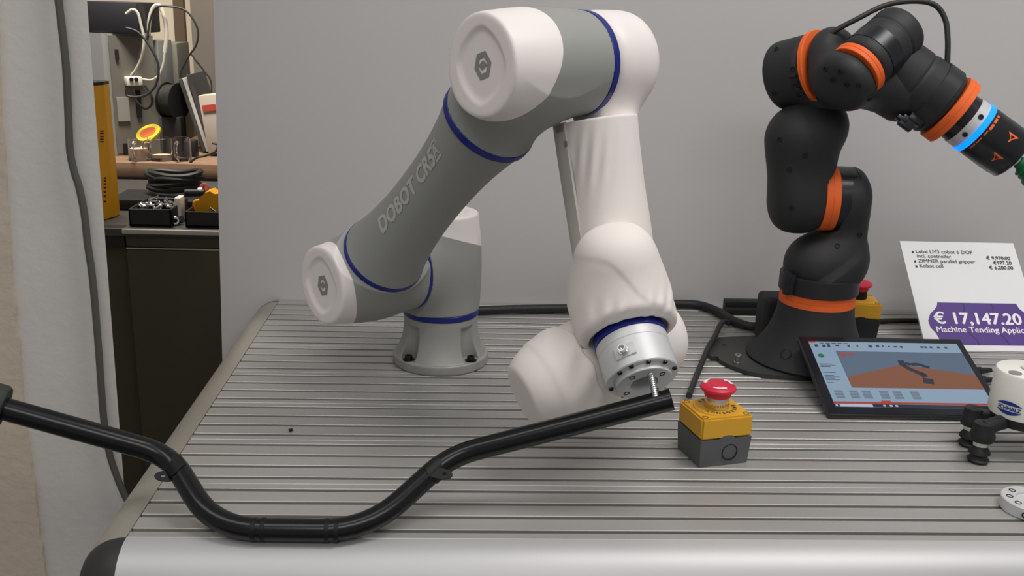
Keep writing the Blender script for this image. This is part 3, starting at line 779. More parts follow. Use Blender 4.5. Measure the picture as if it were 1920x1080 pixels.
b = MB(); b.lathe(c5, w5, [(.0442, .02), (.0442, r6), (gL - .010, r6), (gL - .008, r6 - .001), (gL, r6 * .96), (gL + .002, r6 * .88), (gL + .002, .004)], 64); gr = b.build('gripper_body', 'igus_gloss', ig, label='glossy dark gripper body')
vg = CAM - T5(.07); vg = nrm(vg - (vg @ w5) * w5); ug = np.cross(w5, vg); ug = ug if (RM.T @ ug)[1] > 0 else -ug
def on_g(h, s): an = s / r6; return T5(h) + (vg * math.cos(an) + ug * math.sin(an)) * (r6 + .0003)
for h, s in ((.080, .0185), (.082, -.0135)):
    b = MB(); tri = [(h - .006 + 0, s + .009 * 0 - .0075), (h - .006, s + .0075), (h + .0075, s)]
    ang = .5; cx, cy = h - .0015, s
    rot = lambda p, k: (cx + k * ((p[0] - cx) * math.cos(ang) - (p[1] - cy) * math.sin(ang)), cy + k * ((p[0] - cx) * math.sin(ang) + (p[1] - cy) * math.cos(ang)))
    o_ = [b._addv([on_g(*rot(p, 1))])[0] for p in tri]; i_ = [b._addv([on_g(*rot(p, .4))])[0] for p in tri]
    for k in range(3): b.face([o_[k], o_[(k + 1) % 3], i_[(k + 1) % 3], i_[k]])
    b.build('warning_mark', 'igus_orange', gr, auto=None)
b = MB()
for s0, s1, h0 in ((.030, .034, .0475), (.020, .028, .0475), (.009, .018, .0475), (-.001, .007, .0475), (-.014, -.004, .0475), (-.026, -.016, .0475)):
    n = 4; A_ = [b._addv([on_g(h0, s0 + (s1 - s0) * t), on_g(h0 + .0035 - .002 * (s0 < 0), s0 + (s1 - s0) * t)]) for t in np.linspace(0, 1, n)]
    for i in range(n - 1): b.face([A_[i][0], A_[i + 1][0], A_[i + 1][1], A_[i][1]])
b.build('scale_marks', 'igus_orange', gr, auto=None)
for h_, s_ in ((.0300, .016), (.0298, -.014)):
    b = MB(); an = s_ / r6; nn = vg * math.cos(an) + ug * math.sin(an); b.lathe(T5(h_) + nn * (r6 * .97), nn, [(0, .0036), (.0012, .0036), (.0012, .002), (.0004, .0018)], 16); b.build('screw', 'dark_steel', ac)
b = MB(); nb = T5(gL) + ug * .004 - ug * .006
b.lathe(nb, w5, [(0, .0075), (.004, .0075), (.004, .0058), (.013, .0058), (.013, .004)], 20); b.build('nipple', 'steel', ig)
b = MB(); b.lathe(nb, w5, [(.0115, .006), (.0125, .0085), (.016, .0090), (.019, .0120), (.021, .0155), (.0225, .0150), (.024, .0125), (.027, .0165), (.029, .0165), (.030, .0130), (.034, .0185), (.0385, .0205), (.037, .017), (.030, .009)], 40); b.build('suction_cup', 'green_rubber', ig, label='green bellows suction cup')
# cable of the black robot
b = MB(); b.tube(spline([dep(1543, 78, 1.30), dep(1562, 60, 1.29), dep(1610, 34, 1.28), dep(1660, 10, 1.28), dep(1712, 2, 1.28), dep(1752, 9, 1.28), dep(1772, 36, 1.28), dep(1777, 75, 1.28), dep(1776, 124, 1.285)], 10), .0036, 12); b.build('cable', 'cable', ig, label='black cable looping over the joints')
b = MB(); c = dep(1544, 84, 1.295); b.box(c, (.012, .010, .010), (1, 0, .6), (0, 1, 0), bev=.002); b.build('cable_socket', 'steel', ig)
# black box behind the base
b = MB(); b.box(IP(1452, 600, .09) * A(1, 1, 0) + Z * .040, (.05, .05, .078), bev=.008, seg=3); b.build('connector_box', 'igus_black', ig)

# ================================================================== EMERGENCY STOP BOXES
def estop(loc, rot, label, dark, full=True):
    g = empty('emergency_stop_box', loc, label, 'switch', 'emergency stop boxes'); g.rotation_euler = (0, 0, rot)
    cs, sn = math.cos(rot), math.sin(rot)
    # local shapes are built about the origin, then parented (link_mesh subtracts the parent's location)
    L = Vector(loc); fn = lambda x, y, z: A(L.x + x, L.y + y, L.z + z)
    hx, hy = .0325, .0295
    def part(mb, name, m, par=g, **kw):
        return mb.build(name, m, par, **kw)
    b = MB(); wav = [(-hx, .0005), (hx, .0005), (hx, .034), (.012, .034), (.008, .0375), (-.004, .0375), (-.009, .034), (-hx, .034)]
    b.prism(wav, 2 * hy, lambda x, y, z: fn(x * (.94 + .06 * y / .034), (hy - z) * (.94 + .06 * y / .034), y)); low = part(b, 'lower_case', dark)
    b = MB(); wy = [(-hx, .0345), (-.009, .0345), (-.004, .038), (.008, .038), (.012, .0345), (hx, .0345), (hx, .0605), (-hx, .0605)]
    b.prism(wy, 2 * hy, lambda x, y, z: fn(x, hy - z, y)); bmesh.ops.bevel(b.bm, geom=[e for e in b.bm.edges if e.calc_length() > .02], offset=.0022, segments=2, affect='EDGES'); up = part(b, 'upper_case', 'estop_yellow')
    for x, y in ((-.026, -.023), (.026, -.023), (-.026, .023), (.026, .023)):
        b = MB(); b.lathe(fn(x, y, .0600), Z, [(0, .0036), (.0007, .0036), (.0007, .0028), (.0003, .0026)], 14); part(b, 'screw_hole', 'ink_dark', up)
    b = MB(); b.lathe(fn(0, 0, .0604), Z, [(0, .0270), (.0018, .0262), (.0018, .001)], 48); part(b, 'legend_disc', 'estop_yellow', up)
    if full:
        b = MB()
        def arc(txt, r, a0, a1, outward):
            for i, ch in enumerate(txt):
                an = math.radians(a0 + (a1 - a0) * (i / max(1, len(txt) - 1))); rx = A(math.cos(an), math.sin(an)); tx_ = A(-rx[1], rx[0])
                upv = rx if outward else -rx; rt = A(upv[1], -upv[0])
                if ch != ' ': add_text(b, lambda x, y: fn(rx[0] * r + rt[0] * x + upv[0] * y, rx[1] * r + rt[1] * x + upv[1] * y, .0625), ch, .0068, .0002)
        arc('EMERGENCY', .0185, -8, -146, True); arc('STOP', .0235, 158, 62, False) if False else arc('STOP', .0232, 62, 128, False)
        part(b, 'legend', 'ink_dark', up, auto=None)
        b = MB(); b.ring(fn(.006, -hy * .965, .0165), A(0, -1, 0), .0090, .0100, .0016, 32); part(b, 'knockout', 'dark_hole', low)
    b = MB(); b.lathe(fn(0, 0, .062), Z, [(0, .0140), (.001, .0146), (.0145, .0142), (.016, .013)], 40); part(b, 'collar', 'steel' if full else 'dark_hole', g, **(dict(label='shiny metal collar') if full else {}))
    b = MB(); b.lathe(fn(0, 0, .062), Z, [(.0140, .010), (.0140, .0152), (.0195, .0166), (.0212, .0198), (.0230, .0210), (.0250, .0205), (.0276, .0172), (.0284, .0150), (.0282, .0098), (.0288, .0092), (.0288, .0003)], 48); btn = part(b, 'push_button', 'estop_red', g, label='red mushroom push button')
    if full:
        b = MB()
        for a0 in (100, 220, 340):
            n = 10; rw = []
            for t in np.linspace(0, 1, n):
                an = math.radians(a0 + 62 * t); wd = .0017 if t < .72 else .0036 * (1 - t) / .28 + .0001
                rw.append(b._addv([fn(math.cos(an) * (r0 := .0150 - wd), math.sin(an) * r0, .062 + .0288), fn(math.cos(an) * (r1 := .0150 + wd), math.sin(an) * r1, .062 + .0285)]))
            for i in range(n - 1): b.face([rw[i][0], rw[i][1], rw[i + 1][1], rw[i + 1][0]])
        part(b, 'turn_arrows', 'arrow_white', btn, auto=None)
    return g
e0 = A(.2728, .9922, 0); ea = math.atan2(.0159, .0628); ex_, ey_ = A(math.cos(ea), math.sin(ea), 0), A(-math.sin(ea), math.cos(ea), 0)
c1 = e0 + ex_ * .0310 + ey_ * .0285
estop(tuple(c1), ea, 'yellow and grey emergency stop box with lettered disc on the open bench top', 'estop_gray')
c_ = onz(1606, 632, 0) + A(0, .018, 0)
estop(tuple(c_), -.12, 'yellow and black emergency stop box half hidden behind the black robot arm', 'estop_black', False)

# ================================================================== CABLES ON THE BENCH
b = MB(); b.tube(spline([onz(1292, 742, .02), onz(1296, 730, .012), onz(1312, 690, .007), onz(1328, 652, .013), onz(1340, 632, .016), onz(1350, 610, .015), onz(1358, 603, .011), onz(1366, 606, .006)], 10), .0042, 12)
b.build('cable', 'cable', None, label='dark cable running back from the front emergency stop box', cat='cable')
b = MB(); b.tube(spline([onz(880, 583, .0085), onz(960, 580, .0085), onz(1070, 578, .0085), onz(1180, 574, .0085), onz(1262, 570, .0085), onz(1310, 572, .0085), onz(1345, 584, .0085), onz(1372, 600, .0085), onz(1402, 611, .0085), onz(1435, 613, .0085), onz(1475, 613, .0085)], 10), .0075, 14)
b.build('hose', 'hose_black', None, label='thick black corrugated hose along the back of the bench', cat='hose')
b = MB(); p = onz(1414, 604, 0); b.box((p[0], 1.595, .011), (.075, .020, .021), bev=.002); b.box((p[0], 1.578, .006), (.075, .012, .011), bev=.001)
b.build('profile_bar', 'black_plastic', None, label='short black profile bar at the foot of the wall beside the black robot base', cat='bar', auto=30)
b = MB(); b.tube(spline([onz(1600, 604, .0045), onz(1650, 602, .0045), onz(1700, 601, .0045), onz(1760, 602, .0045), onz(1820, 606, .0045)], 8), .0042, 10)
b.build('cable', 'hose_black', None, label='black cable lying flat behind the white price sign', cat='cable')
for k, (pts_, lb) in enumerate((([(1812, 697), (1838, 695), (1858, 694)], 'upper black plug between tablet and white ejector'), ([(1824, 716), (1846, 712), (1862, 712)], 'lower black plug between tablet and white ejector'))):
    P_p = [onz(x, y, .0065) for x, y in pts_]; b = MB(); b.tube([P_p[0], P_p[0] * .5 + P_p[1] * .5, P_p[1], P_p[1] + (P_p[2] - P_p[1]) * .15, P_p[2]], [.006, .006, .006, .0045, .0035], 14)
    b.build('plug', 'black_plastic', None, label=lb, cat='plug', group='plugs beside the tablet')
# ================================================================== TABLET
TBL, TBR = A(.4746, 1.1326, .0075), A(.7116, 1.1305, .0075); TTL = A(.4722, 1.2815, .0628)
tX = nrm(TBR - TBL); tY = nrm((TTL - TBL) - ((TTL - TBL) @ tX) * tX); tN = np.cross(tX, tY); tw = .2375; thh = np.linalg.norm(TTL - TBL)
tab = empty('tablet', tuple(TBL + tX * tw / 2), 'black tablet computer showing a robot program, tilted up on the bench', 'tablet')
tf = lambda u, v, z=0.: TBL + tX * (u * tw) + tY * (v * thh) + tN * z
b = MB(); b.box(tf(.5, .5, -.0045), (tw, thh, .009), tX, tY, bev=.003, seg=3); b.build('case', 'tablet_body', tab)
b = MB(); b.box(tf(.5, .5, .0003), (tw - .003, thh - .003, .0008), tX, tY); b.build('glass_front', 'tablet_black', tab)
def scr(name, rects, m, z=.0010, parent=tab, **kw):
    b = MB()
    for (u0, v0, u1, v1) in rects: b.face(b._addv([tf(u0, v0, z), tf(u1, v0, z), tf(u1, v1, z), tf(u0, v1, z)]))
    return b.build(name, m, parent, auto=None, **kw)
u0, u1, v0, v1 = .052, .955, .085, .925
SU = lambda u: u0 + (u1 - u0) * u
SV = lambda v: v1 + (v0 - v1) * v                      # v counted down from the top
R_ = lambda a, b_, c, d: (SU(a), SV(d), SU(c), SV(b_))
sc = scr('screen', [R_(0, 0, 1, 1)], 'scr_pale')
scr('taskbar', [R_(0, .955, 1, 1)], 'scr_dark', .0012, sc); scr('status_line', [R_(0, .925, 1, .953)], 'scr_red', .0013, sc)
scr('view_sky', [R_(.155, .155, 1, .72)], 'scr_sky', .0012, sc)
b = MB(); pts_ = [(.155, .72), (1, .72), (1, .50), (.53, .365), (.155, .56)]
b.face(b._addv([tf(SU(x), SV(y), .0013) for x, y in pts_])); b.build('view_ground', 'scr_orange', sc, auto=None)
scr('file_tab', [R_(0, 0, .045, .025)], 'scr_red', .0014, sc); scr('status_tab', [R_(.30, .905, .36, .925)], 'scr_red', .0014, sc)
b = MB(); cc = (SU(.045), SV(.235)); b.face(b._addv([tf(cc[0] + .018 * math.cos(t), cc[1] + .027 * math.sin(t), .0014) for t in np.linspace(0, 6.283, 28, endpoint=False)])); b.build('run_button', 'scr_green', sc, auto=None)
rr_ = random.Random(5); ic = []
for x in (.03, .08, .115, .17, .25, .31, .39, .44, .48, .52, .56, .60): ic.append(R_(x, .045 + rr_.uniform(0, .015), x + .012 + rr_.uniform(0, .014), .075 + rr_.uniform(0, .02)))
for x in (.74, .765, .80, .85, .90): ic.append(R_(x, .055, x + .018, .085))
for y in np.arange(.34, .66, .022):
    if rr_.random() > .25: ic.append(R_(.012, y, .03 + rr_.uniform(.02, .09), y + .008))
for x in (.22, .26, .30, .34, .38): ic.append(R_(x - .15, .025, x - .12, .035))
scr('icons', ic, 'scr_ink', .0014, sc, kind='stuff')
gb = []
for x in (.03, .125, .205, .315, .40, .51):
    for y in (.765, .805, .845): gb.append(R_(x, y, x + .055, y + .034))
scr('jog_buttons', gb, 'scr_grey', .0014, sc, kind='stuff')
wbx = [R_(.005, .965, .018, .99), R_(.03, .960, .235, .998), R_(.30, .965, .315, .99), R_(.34, .965, .358, .99), R_(.375, .965, .392, .99)]
scr('task_icons', wbx, 'scr_white', .0014, sc, kind='stuff')
b = MB(); add_text(b, lambda x, y, h=0.: tf(SU(.165) + x / tw, SV(.225) + y / thh, .0015 + h), 'igus', .0145, 0, 'LEFT', fat=.0003); b.build('brand_text', 'scr_red', sc, auto=None)
# little robot drawn on the screen
b = MB()
for path_, wd in (([(.535, .335), (.575, .335)], .026), ([(.575, .335), (.61, .355), (.66, .345), (.70, .385), (.725, .395)], .013), ([(.56, .37), (.59, .43), (.64, .49), (.665, .55)], .017), ([(.65, .48), (.675, .52)], .011), ([(.635, .60), (.70, .615)], .026)):
    for (xa, ya), (xb, yb) in zip(path_[:-1], path_[1:]):
        dx, dy = xb - xa, yb - ya; l_ = math.hypot(dx, dy); nx, ny = -dy / l_ * wd, dx / l_ * wd * 1.6
        b.face(b._addv([tf(SU(x_), SV(y_), .0015) for x_, y_ in ((xa + nx, ya + ny), (xb + nx, yb + ny), (xb - nx, yb - ny), (xa - nx, ya - ny))]))
b.build('robot_picture', 'scr_dark', sc, auto=None)
b = MB(); q0 = tf(.5, .78, -.009); q1 = A(q0[0], q0[1] + .035, .001)
b.face(b._addv([tf(.2, .55, -.0095), tf(.8, .55, -.0095), A(tf(.8, 1, 0)[0], 1.262, .0015), A(tf(.2, 1, 0)[0], 1.262, .0015)]))
r = bmesh.ops.extrude_face_region(b.bm, geom=list(b.bm.faces)); bmesh.ops.translate(b.bm, vec=(0, .0025, .0012), verts=[v for v in r['geom'] if isinstance(v, bmesh.types.BMVert)])
b.build('kickstand', 'tablet_body', tab)

# ================================================================== PRICE SIGN
GBL, GBR = A(.7309, 1.4033, .001), A(.9273, 1.4039, .001); GTL = A(.7176, 1.5482, .1432)
gX = nrm(GBR - GBL); vdir = GTL - GBL; gH = np.linalg.norm(vdir); gV = nrm(vdir - (vdir @ gX) * gX); gN = np.cross(gX, gV); gW = .1965
sign = empty('price_sign', tuple(GBL + gX * gW / 2), 'white price sign with a purple price panel leaning back behind the tablet', 'sign')
gf = lambda x, y, z=0.: GBL + gX * x + gV * y + gN * z
b = MB(); b.box(gf(gW / 2, gH / 2, -.0015), (gW, gH, .003), gX, gV); b.build('card', 'card_white', sign, auto=30)
# sign picture coordinates: u 0..1 across, v 0..1 down from the top
gu = lambda u, v, z=.0004: gf(u * gW, (1 - v) * gH, z)
pan = [(.235, .58), (.86, .58)] + [(.875, .62), (.90, .66), (.94, .70), (.955, .76), (.95, .82), (.93, .88), (.915, .955)] + [(.12, .955), (.135, .90), (.165, .845), (.19, .80), (.165, .75), (.175, .69), (.21, .645), (.232, .615)]
pan = [(.19, .575), (.86, .575), (.875, .62), (.915, .665), (.955, .72), (.965, .78), (.95, .84), (.915, .89), (.90, .95), (.125, .95), (.13, .90), (.115, .85), (.08, .80), (.075, .74), (.105, .68), (.155, .635), (.18, .605)]
b = MB(); b.face(b._addv([gu(*p) for p in pan])); pp = b.build('price_panel', 'card_purple', sign, auto=None)
b = MB()
for pts_ in ([(.405, .578), (.41, .61), (.395, .66), (.375, .70)], [(.64, .578), (.655, .61), (.64, .66), (.625, .70)], [(.39, .84), (.42, .88), (.445, .91), (.45, .948)], [(.64, .84), (.675, .88), (.69, .91), (.70, .948)]):
    for (xa, ya), (xb, yb) in zip(pts_[:-1], pts_[1:]): b.face(b._addv([gu(xa - .004, ya, .0007), gu(xa + .004, ya, .0007), gu(xb + .004, yb, .0007), gu(xb - .004, yb, .0007)]))
b.build('puzzle_lines', 'card_purple_line', pp, auto=None)
def stext(mb, s, u, v, size, fat=0., al='LEFT', z=.0009, sx=1.): add_text(mb, lambda x, y, h=0.: gu(u, v, z + h) + gX * x * sx + gV * y, s, size, 0., al, fat=fat)
b = MB(); stext(b, '€ 17,147.20', .125, .765, .0288, .0009, sx=1.035); stext(b, 'Machine Tending Application', .120, .840, .0146, .0003, sx=1.03); b.build('price_lettering', 'card_letter', pp, auto=None)
b = MB()
for t_, u_, v_ in (('Lebai LM3 cobot 6 DOF', .115, .115), ('incl. controller', .115, .158), ('ZIMMER parallel gripper', .115, .205), ('Robot cell', .115, .252)): stext(b, t_, u_, v_, .0094, .0, sx=1.05)
for t_, v_ in (('€ 9,970.00', .165), ('€977.20', .212), ('€ 6,200.00', .258)): stext(b, t_, .93, v_, .0094, .00015, 'RIGHT')
b.build('list_lettering', 'ink_black', sign, auto=None, kind='stuff')
for v_ in (.108, .198, .245):
    b = MB(); b.face(b._addv([gu(.082, v_ + .008, .0006), gu(.098, v_ + .008, .0006), gu(.098, v_ - .012, .0006), gu(.082, v_ - .012, .0006)])); b.build('bullet', 'ink_black', sign, auto=None)
b = MB(); b.prism([(1.427, .001), (1.535, .001), (1.504, .085)], .003, lambda x, y, z: A(GBL[0] + gW / 2 + z, x, y)); b.build('stand', 'card_white', sign)

# ================================================================== VACUUM EJECTOR WITH SUCTION CUPS, METAL DISC
EC = dep(1918, 768, 1.16); EC = A(EC[0], EC[1], EC[2])
ve = empty('vacuum_ejector', (EC[0], EC[1], 0), 'white round vacuum ejector on a black bracket with suction cups at the right edge', 'gripper')
er = 60 * 1.16 / FPX
zt = 0.0
def eh(py):
    lo, hi = -.1, .5
    for _ in range(40):
        m = (lo + hi) / 2; v = RM.T @ (A(EC[0], EC[1], m) - CAM); y_ = 540 - FPX * v[1] / -v[2]
        lo, hi = (m, hi) if y_ > py else (lo, m)
    return m
eb, et = eh(772), eh(693); eo = A(EC[0], EC[1], 0)
b = MB(); b.lathe(eo, Z, [(eb, er * .3), (eb, er), (eb + .002, er + .0004), (et - .004, er * .985), (et - .001, er * .95), (et, er * .9), (et, .001)], 64); hs = b.build('housing', 'ejector_white', ve)
q = dep(1886, 686, 1.13); b = MB(); b.lathe(A(EC[0] - .0255, EC[1] - .012, et + .0001), Z, [(0, .0075), (.0004, .0075), (.0004, .0001)], 24); b.build('port', 'logo_gray', hs)
b = MB(); b.box(A(EC[0] + .006, EC[1] - .004, et + .002), (.030, .024, .004), bev=.003); b.build('top_block', 'ejector_white', hs)
vv = CAM - eo; v2 = nrm(vv * A(1, 1, 0)); u2 = A(-v2[1], v2[0], 0); u2 = u2 if u2[0] > 0 else -u2
zc = eh(752)
lz = zc
def on_e(x, y, lift=.0008): an = x / er; return eo + (v2 * math.cos(an) + u2 * math.sin(an)) * (er + lift) + Z * (lz + y)
lo_ = (.0,)
b = MB(); n = 16; LX = -.0150
for sg in (1, -1):
    rw = []
    for t in np.linspace(0, 1, n): x = (t - .5) * .030; rw.append(b._addv([on_e(x + LX, sg * (.0036)), on_e(x + LX, sg * (.0036 + .0046 * (1 - (2 * t - 1) ** 2)))]))
    for i in range(n - 1): b.face([rw[i][0], rw[i + 1][0], rw[i + 1][1], rw[i][1]])
add_text(b, lambda x, y, h=0.: on_e(x + LX, y - .0024, .0008 + h), 'SCHMALZ', .0060, 0, fat=.00025)
b.build('logo', 'logo_blue', hs, label='dark blue lens-shaped lettered emblem', auto=None)
b = MB(); b.lathe(eo, Z, [(eb - .012, .01), (eb - .012, er * .92), (eb - .003, er * .98), (eb, er * .98), (eb, .01)], 48); b.build('bracket_plate', 'black_plastic', ve)
cups = [onz(1836, 848, .012), onz(1818, 818, .012)]
cups += [A(2 * EC[0] - c[0], 2 * EC[1] - c[1], c[2]) for c in cups]
for g0 in cups:
    top = A(g0[0], g0[1], eb - .008)
    b = MB(); b.tube(spline([eo + (top - eo) * .45 * A(1, 1, 0) + Z * (eb - .007), top * .7 + A(eo[0], eo[1], eb - .006) * .3, top + A(0, 0, -.001)], 6), [.009] * 13, 14); b.build('bracket_arm', 'black_plastic', ve)
    b = MB(); b.lathe(A(g0[0], g0[1], 0), Z, [(.028, .004), (.028, .013), (.033, .0145), (.036, .014), (.041, .0125), (eb - .002, .011), (eb - .001, .004)], 24); b.build('mount', 'black_plastic', ve)
    b = MB(); b.lathe(A(g0[0], g0[1], 0), Z, [(.0215, .004), (.0215, .0085), (.0285, .0085), (.0285, .004)], 24); b.build('collar', 'steel', ve, label='silver collar')
    b = MB(); b.lathe(A(g0[0], g0[1], 0), Z, [(.0005, .003), (.0005, .0105), (.004, .0125), (.007, .0095), (.009, .0095), (.012, .0125), (.015, .0115), (.0215, .0070), (.0215, .003)], 28); b.build('suction_cup', 'black_plastic', ve, label='black bellows suction cup')
DC = onz(1932, 940, .010); md = empty('mounting_disc', (DC[0], DC[1], 0), 'small silver metal mounting disc with holes at the right edge', 'disc')
dr_ = 48 * 1.09 / FPX
b = MB(); b.lathe(A(DC[0], DC[1], 0), Z, [(.0005, .01), (.0005, dr_), (.001, dr_ + .0003), (.0125, dr_ + .0003), (.0132, dr_ - .0005), (.0132, dr_ * .5), (.011, dr_ * .48), (.011, .0005)], 48); ds = b.build('plate', 'flange_alu', md, auto=30)
for an in (120, 165, 205, 250, 300): 
    t = math.radians(an); c = A(DC[0] + .021 * math.cos(t), DC[1] + .021 * math.sin(t), .0133); b = MB(); b.lathe(c, Z, [(-.001, .0036), (.0003, .0036), (.0003, .0026), (-.0005, .0024)], 16); b.build('hole', 'dark_steel', ds)
t = math.radians(232); c = A(DC[0] + dr_ * math.cos(t), DC[1] + dr_ * math.sin(t), .006); b = MB(); b.lathe(c, A(math.cos(t), math.sin(t), 0), [(-.001, .0036), (.0005, .0036), (.0005, .002), (-.0005, .0018)], 16); b.build('set_screw', 'dark_steel', ds)
# crumb of black plastic on the bench
b = MB(); c = onz(545, 806, .002); b.box(c, (.005, .004, .003), (1, .4, 0), (-.4, 1, 0), bev=.001); b.build('plastic_scrap', 'black_plastic', None, label='tiny black scrap lying on the open left part of the bench', cat='scrap')

# ================================================================== PILLAR CABLE
b = MB(); cp_ = [ony(x, y, PY - .009) for x, y in ((66, -900), (88, -420), (102, -150), (108, -20), (117, 60), (124, 130), (128, 215), (131, 280), (138, 318), (148, 350), (158, 400), (164, 455), (172, 510), (178, 570), (186, 670), (194, 780), (204, 845), (216, 885), (232, 925), (245, 950), (262, 990))]
b.tube(spline(cp_, 6), .0043, 10); b.build('power_cable', 'cable_gray', None, label='thick dark cable hanging down the front of the pillar', cat='cable')

# ================================================================== WORKSHOP BEHIND THE OPENING
CY = 1.86
cz = ony(300, 432, CY)[2]
xl = ony(229, 450, CY)[0]; xR_ = -.30
cab = empty('tool_cabinet', (.5 * (xl + xR_), CY + .3, -.9), 'dark olive workshop cabinet with a steel edge behind the opening', 'cabinet')
b = MB(); b.box((.5 * (xl - .35 + xR_), CY + .29, .5 * (cz - .02 - .9)), (xR_ - xl + .35, .50, cz - .02 + .9)); b.build('body', 'cab_front', cab, auto=30)
zd = ony(300, 471, CY)[2]
b = MB(); b.box((.5 * (xl + xR_), CY + .030, .5 * (zd + .003 + cz - .006)), (xR_ - xl, .02, cz - .006 - zd - .003), bev=.001); b.build('drawer', 'cab_front', cab)
b = MB(); b.box((.5 * (xl + xR_), CY + .030, .5 * (zd - .003 - .88)), (xR_ - xl, .02, zd - .003 + .88), bev=.001); b.build('door', 'cab_front', cab)
b = MB(); b.box((.5 * (xl + xR_), CY + .024, zd), (xR_ - xl, .012, .0025)); b.build('door_edge', 'cab_edge', cab)
b = MB(); b.box((xl - .078, CY + .030, .5 * (zd + cz)), (.15, .02, cz - zd), bev=.001); b.build('side_block', 'black_plastic', cab)
b = MB(); b.box((.5 * (xl - .35 + xR_), CY + .28, cz - .008), (xR_ - xl + .35, .54, .014)); b.build('top', 'cab_top', cab, auto=30)
b = MB(); b.box((.5 * (xl + xR_), CY + .004, cz - .004), (xR_ - xl, .008, .010), bev=.002); b.build('edge_strip', 'cab_edge', cab, label='bright steel edge strip')
cab_z = cz
def bz(px, py, y): return ony(px, py, y)
# two open bins
def bin_(name, pxl, pxr, pyt, y, dpt, label):
    a = ony(pxl, pyt, y); c = ony(pxr, pyt, y); h = a[2] - cab_z - .001; W = c[0] - a[0]; cx = .5 * (a[0] + c[0])
    o = empty(name, (cx, y + dpt / 2, cab_z), label, 'bin', 'open bins on the cabinet'); t = .004
    z0 = cab_z + .0005
    b = MB(); b.box((cx, y + dpt / 2, z0 + t / 2), (W, dpt, t)); b.build('bottom', 'black_plastic', o, auto=30)
    for cc, sz in (((cx, y + t / 2, z0 + h / 2), (W, t, h)), ((cx, y + dpt - t / 2, z0 + h / 2), (W, t, h)), ((a[0] + t / 2, y + dpt / 2, z0 + h / 2), (t, dpt, h)), ((c[0] - t / 2, y + dpt / 2, z0 + h / 2), (t, dpt, h))):
        b = MB(); b.box(cc, sz, bev=.001, seg=1); b.build('panel', 'black_plastic', o)
    return cx, W, z0 + h
c_bx, c_bw, c_bt = bin_('storage_bin', 240, 320, 391, CY + .03, .12, 'left black open bin full of loose screws on the cabinet')
d_bx, d_bw, d_bt = bin_('storage_bin', 346, 440, 396, CY + .03, .14, 'right black open bin holding a yellow tool on the cabinet')
rs = random.Random(11)
for k in range(34):
    x = c_bx + rs.uniform(-.42, .42) * c_bw; y_ = CY + .03 + rs.uniform(.015, .105); z_ = c_bt - .004 + rs.uniform(-.004, .006)
    an = rs.uniform(0, 6.28); dv = nrm(A(math.cos(an), math.sin(an), rs.uniform(-.4, .5))); p = A(x, y_, z_); L_ = rs.uniform(.012, .022)
    b = MB(); b.lathe(p, dv, [(0, .0042), (.004, .0042), (.004, .0022), (L_, .002)], 8); b.build('screw', 'steel', None, label='small silver screw among the loose screws in the left black bin', cat='screw', group='loose screws in the left bin', loc=tuple(p))
b = MB(); p = ony(329, 421, CY + .05); p[2] = cab_z + .009; b.ring(p, A(.3, -1, .2), .0045, .0085, .006, 18, .001); b.build('washer', 'steel', None, label='silver ring-shaped nut between the two black bins', cat='nut', loc=tuple(p))
p = ony(338, 414, CY + .06); p[2] = cab_z + .010; b = MB(); b.lathe(p, A(.5, -.6, .35), [(-.012, .003), (0, .003), (0, .006), (.006, .006)], 10); b.build('bolt', 'steel', None, label='silver bolt lying between the two black bins', cat='bolt', loc=tuple(p))
p = ony(338, 397, CY + .09); b = MB(); b.box((p[0], p[1], cab_z + .025), (.012, .03, .05), bev=.002); b.build('adapter', 'white_plastic', None, label='small grey and white block between the bins', cat='block')
# dark tray behind the bins and the coil of cable on it
p = ony(300, 384, CY + .22); zcoil = ony(328, 372, CY + .20)[2]; b = MB(); b.box((p[0], CY + .24, .5 * (cab_z + zcoil)), (.19, .12, zcoil - cab_z - .002), bev=.003); b.build('tool_case', 'black_plastic', None, label='flat black case behind the left bin under the cable coil', cat='case', auto=30)
pc = ony(328, 350, CY + .26); zcoil = ony(328, 372, CY + .20)[2]; rr_ = random.Random(2); b = MB()
cx0, cy0 = pc[0], CY + .26; pts_ = []
for t in np.linspace(0, 5 * 2 * math.pi, 150):
    k = t / (2 * math.pi); R0 = .053 + .005 * math.sin(1.7 * t + k); pts_.append(A(cx0 + R0 * math.cos(t) * 1.05, cy0 + R0 * .62 * math.sin(t), zcoil + .0065 + .0100 * (k if k < 4 else 8 - k) + .003 * math.sin(2.3 * t)))
b.tube(pts_, .0062, 8); b.build('cable_coil', 'cable', None, label='coil of black cable lying on the flat black case', cat='cable')
p = ony(366, 362, CY + .16); b = MB(); b.lathe(A(p[0] - .02, p[1], p[2]), A(1, -.05, .05), [(0, .008), (.03, .008), (.031, .0065), (.04, .0065)], 14); b.build('plug', 'black_plastic', None, label='black cable plug beside the coil of cable', cat='plug', loc=tuple(p))
p = ony(372, 357, CY + .16); b = MB(); b.lathe(p, A(1, -.05, .05), [(0, .006), (.009, .006)], 14); b.build('connector', 'white_plastic', None, label='white connector end behind the yellow tool', cat='connector', loc=tuple(p))
p = ony(383, 352, CY + .19); b = MB(); b.ring(p, A(.2, -1, .4), .004, .010, .005, 18, .001); b.build('clamp_ring', 'red_print', None, label='small red clamp ring behind the yellow tool', cat='clamp', loc=tuple(p))
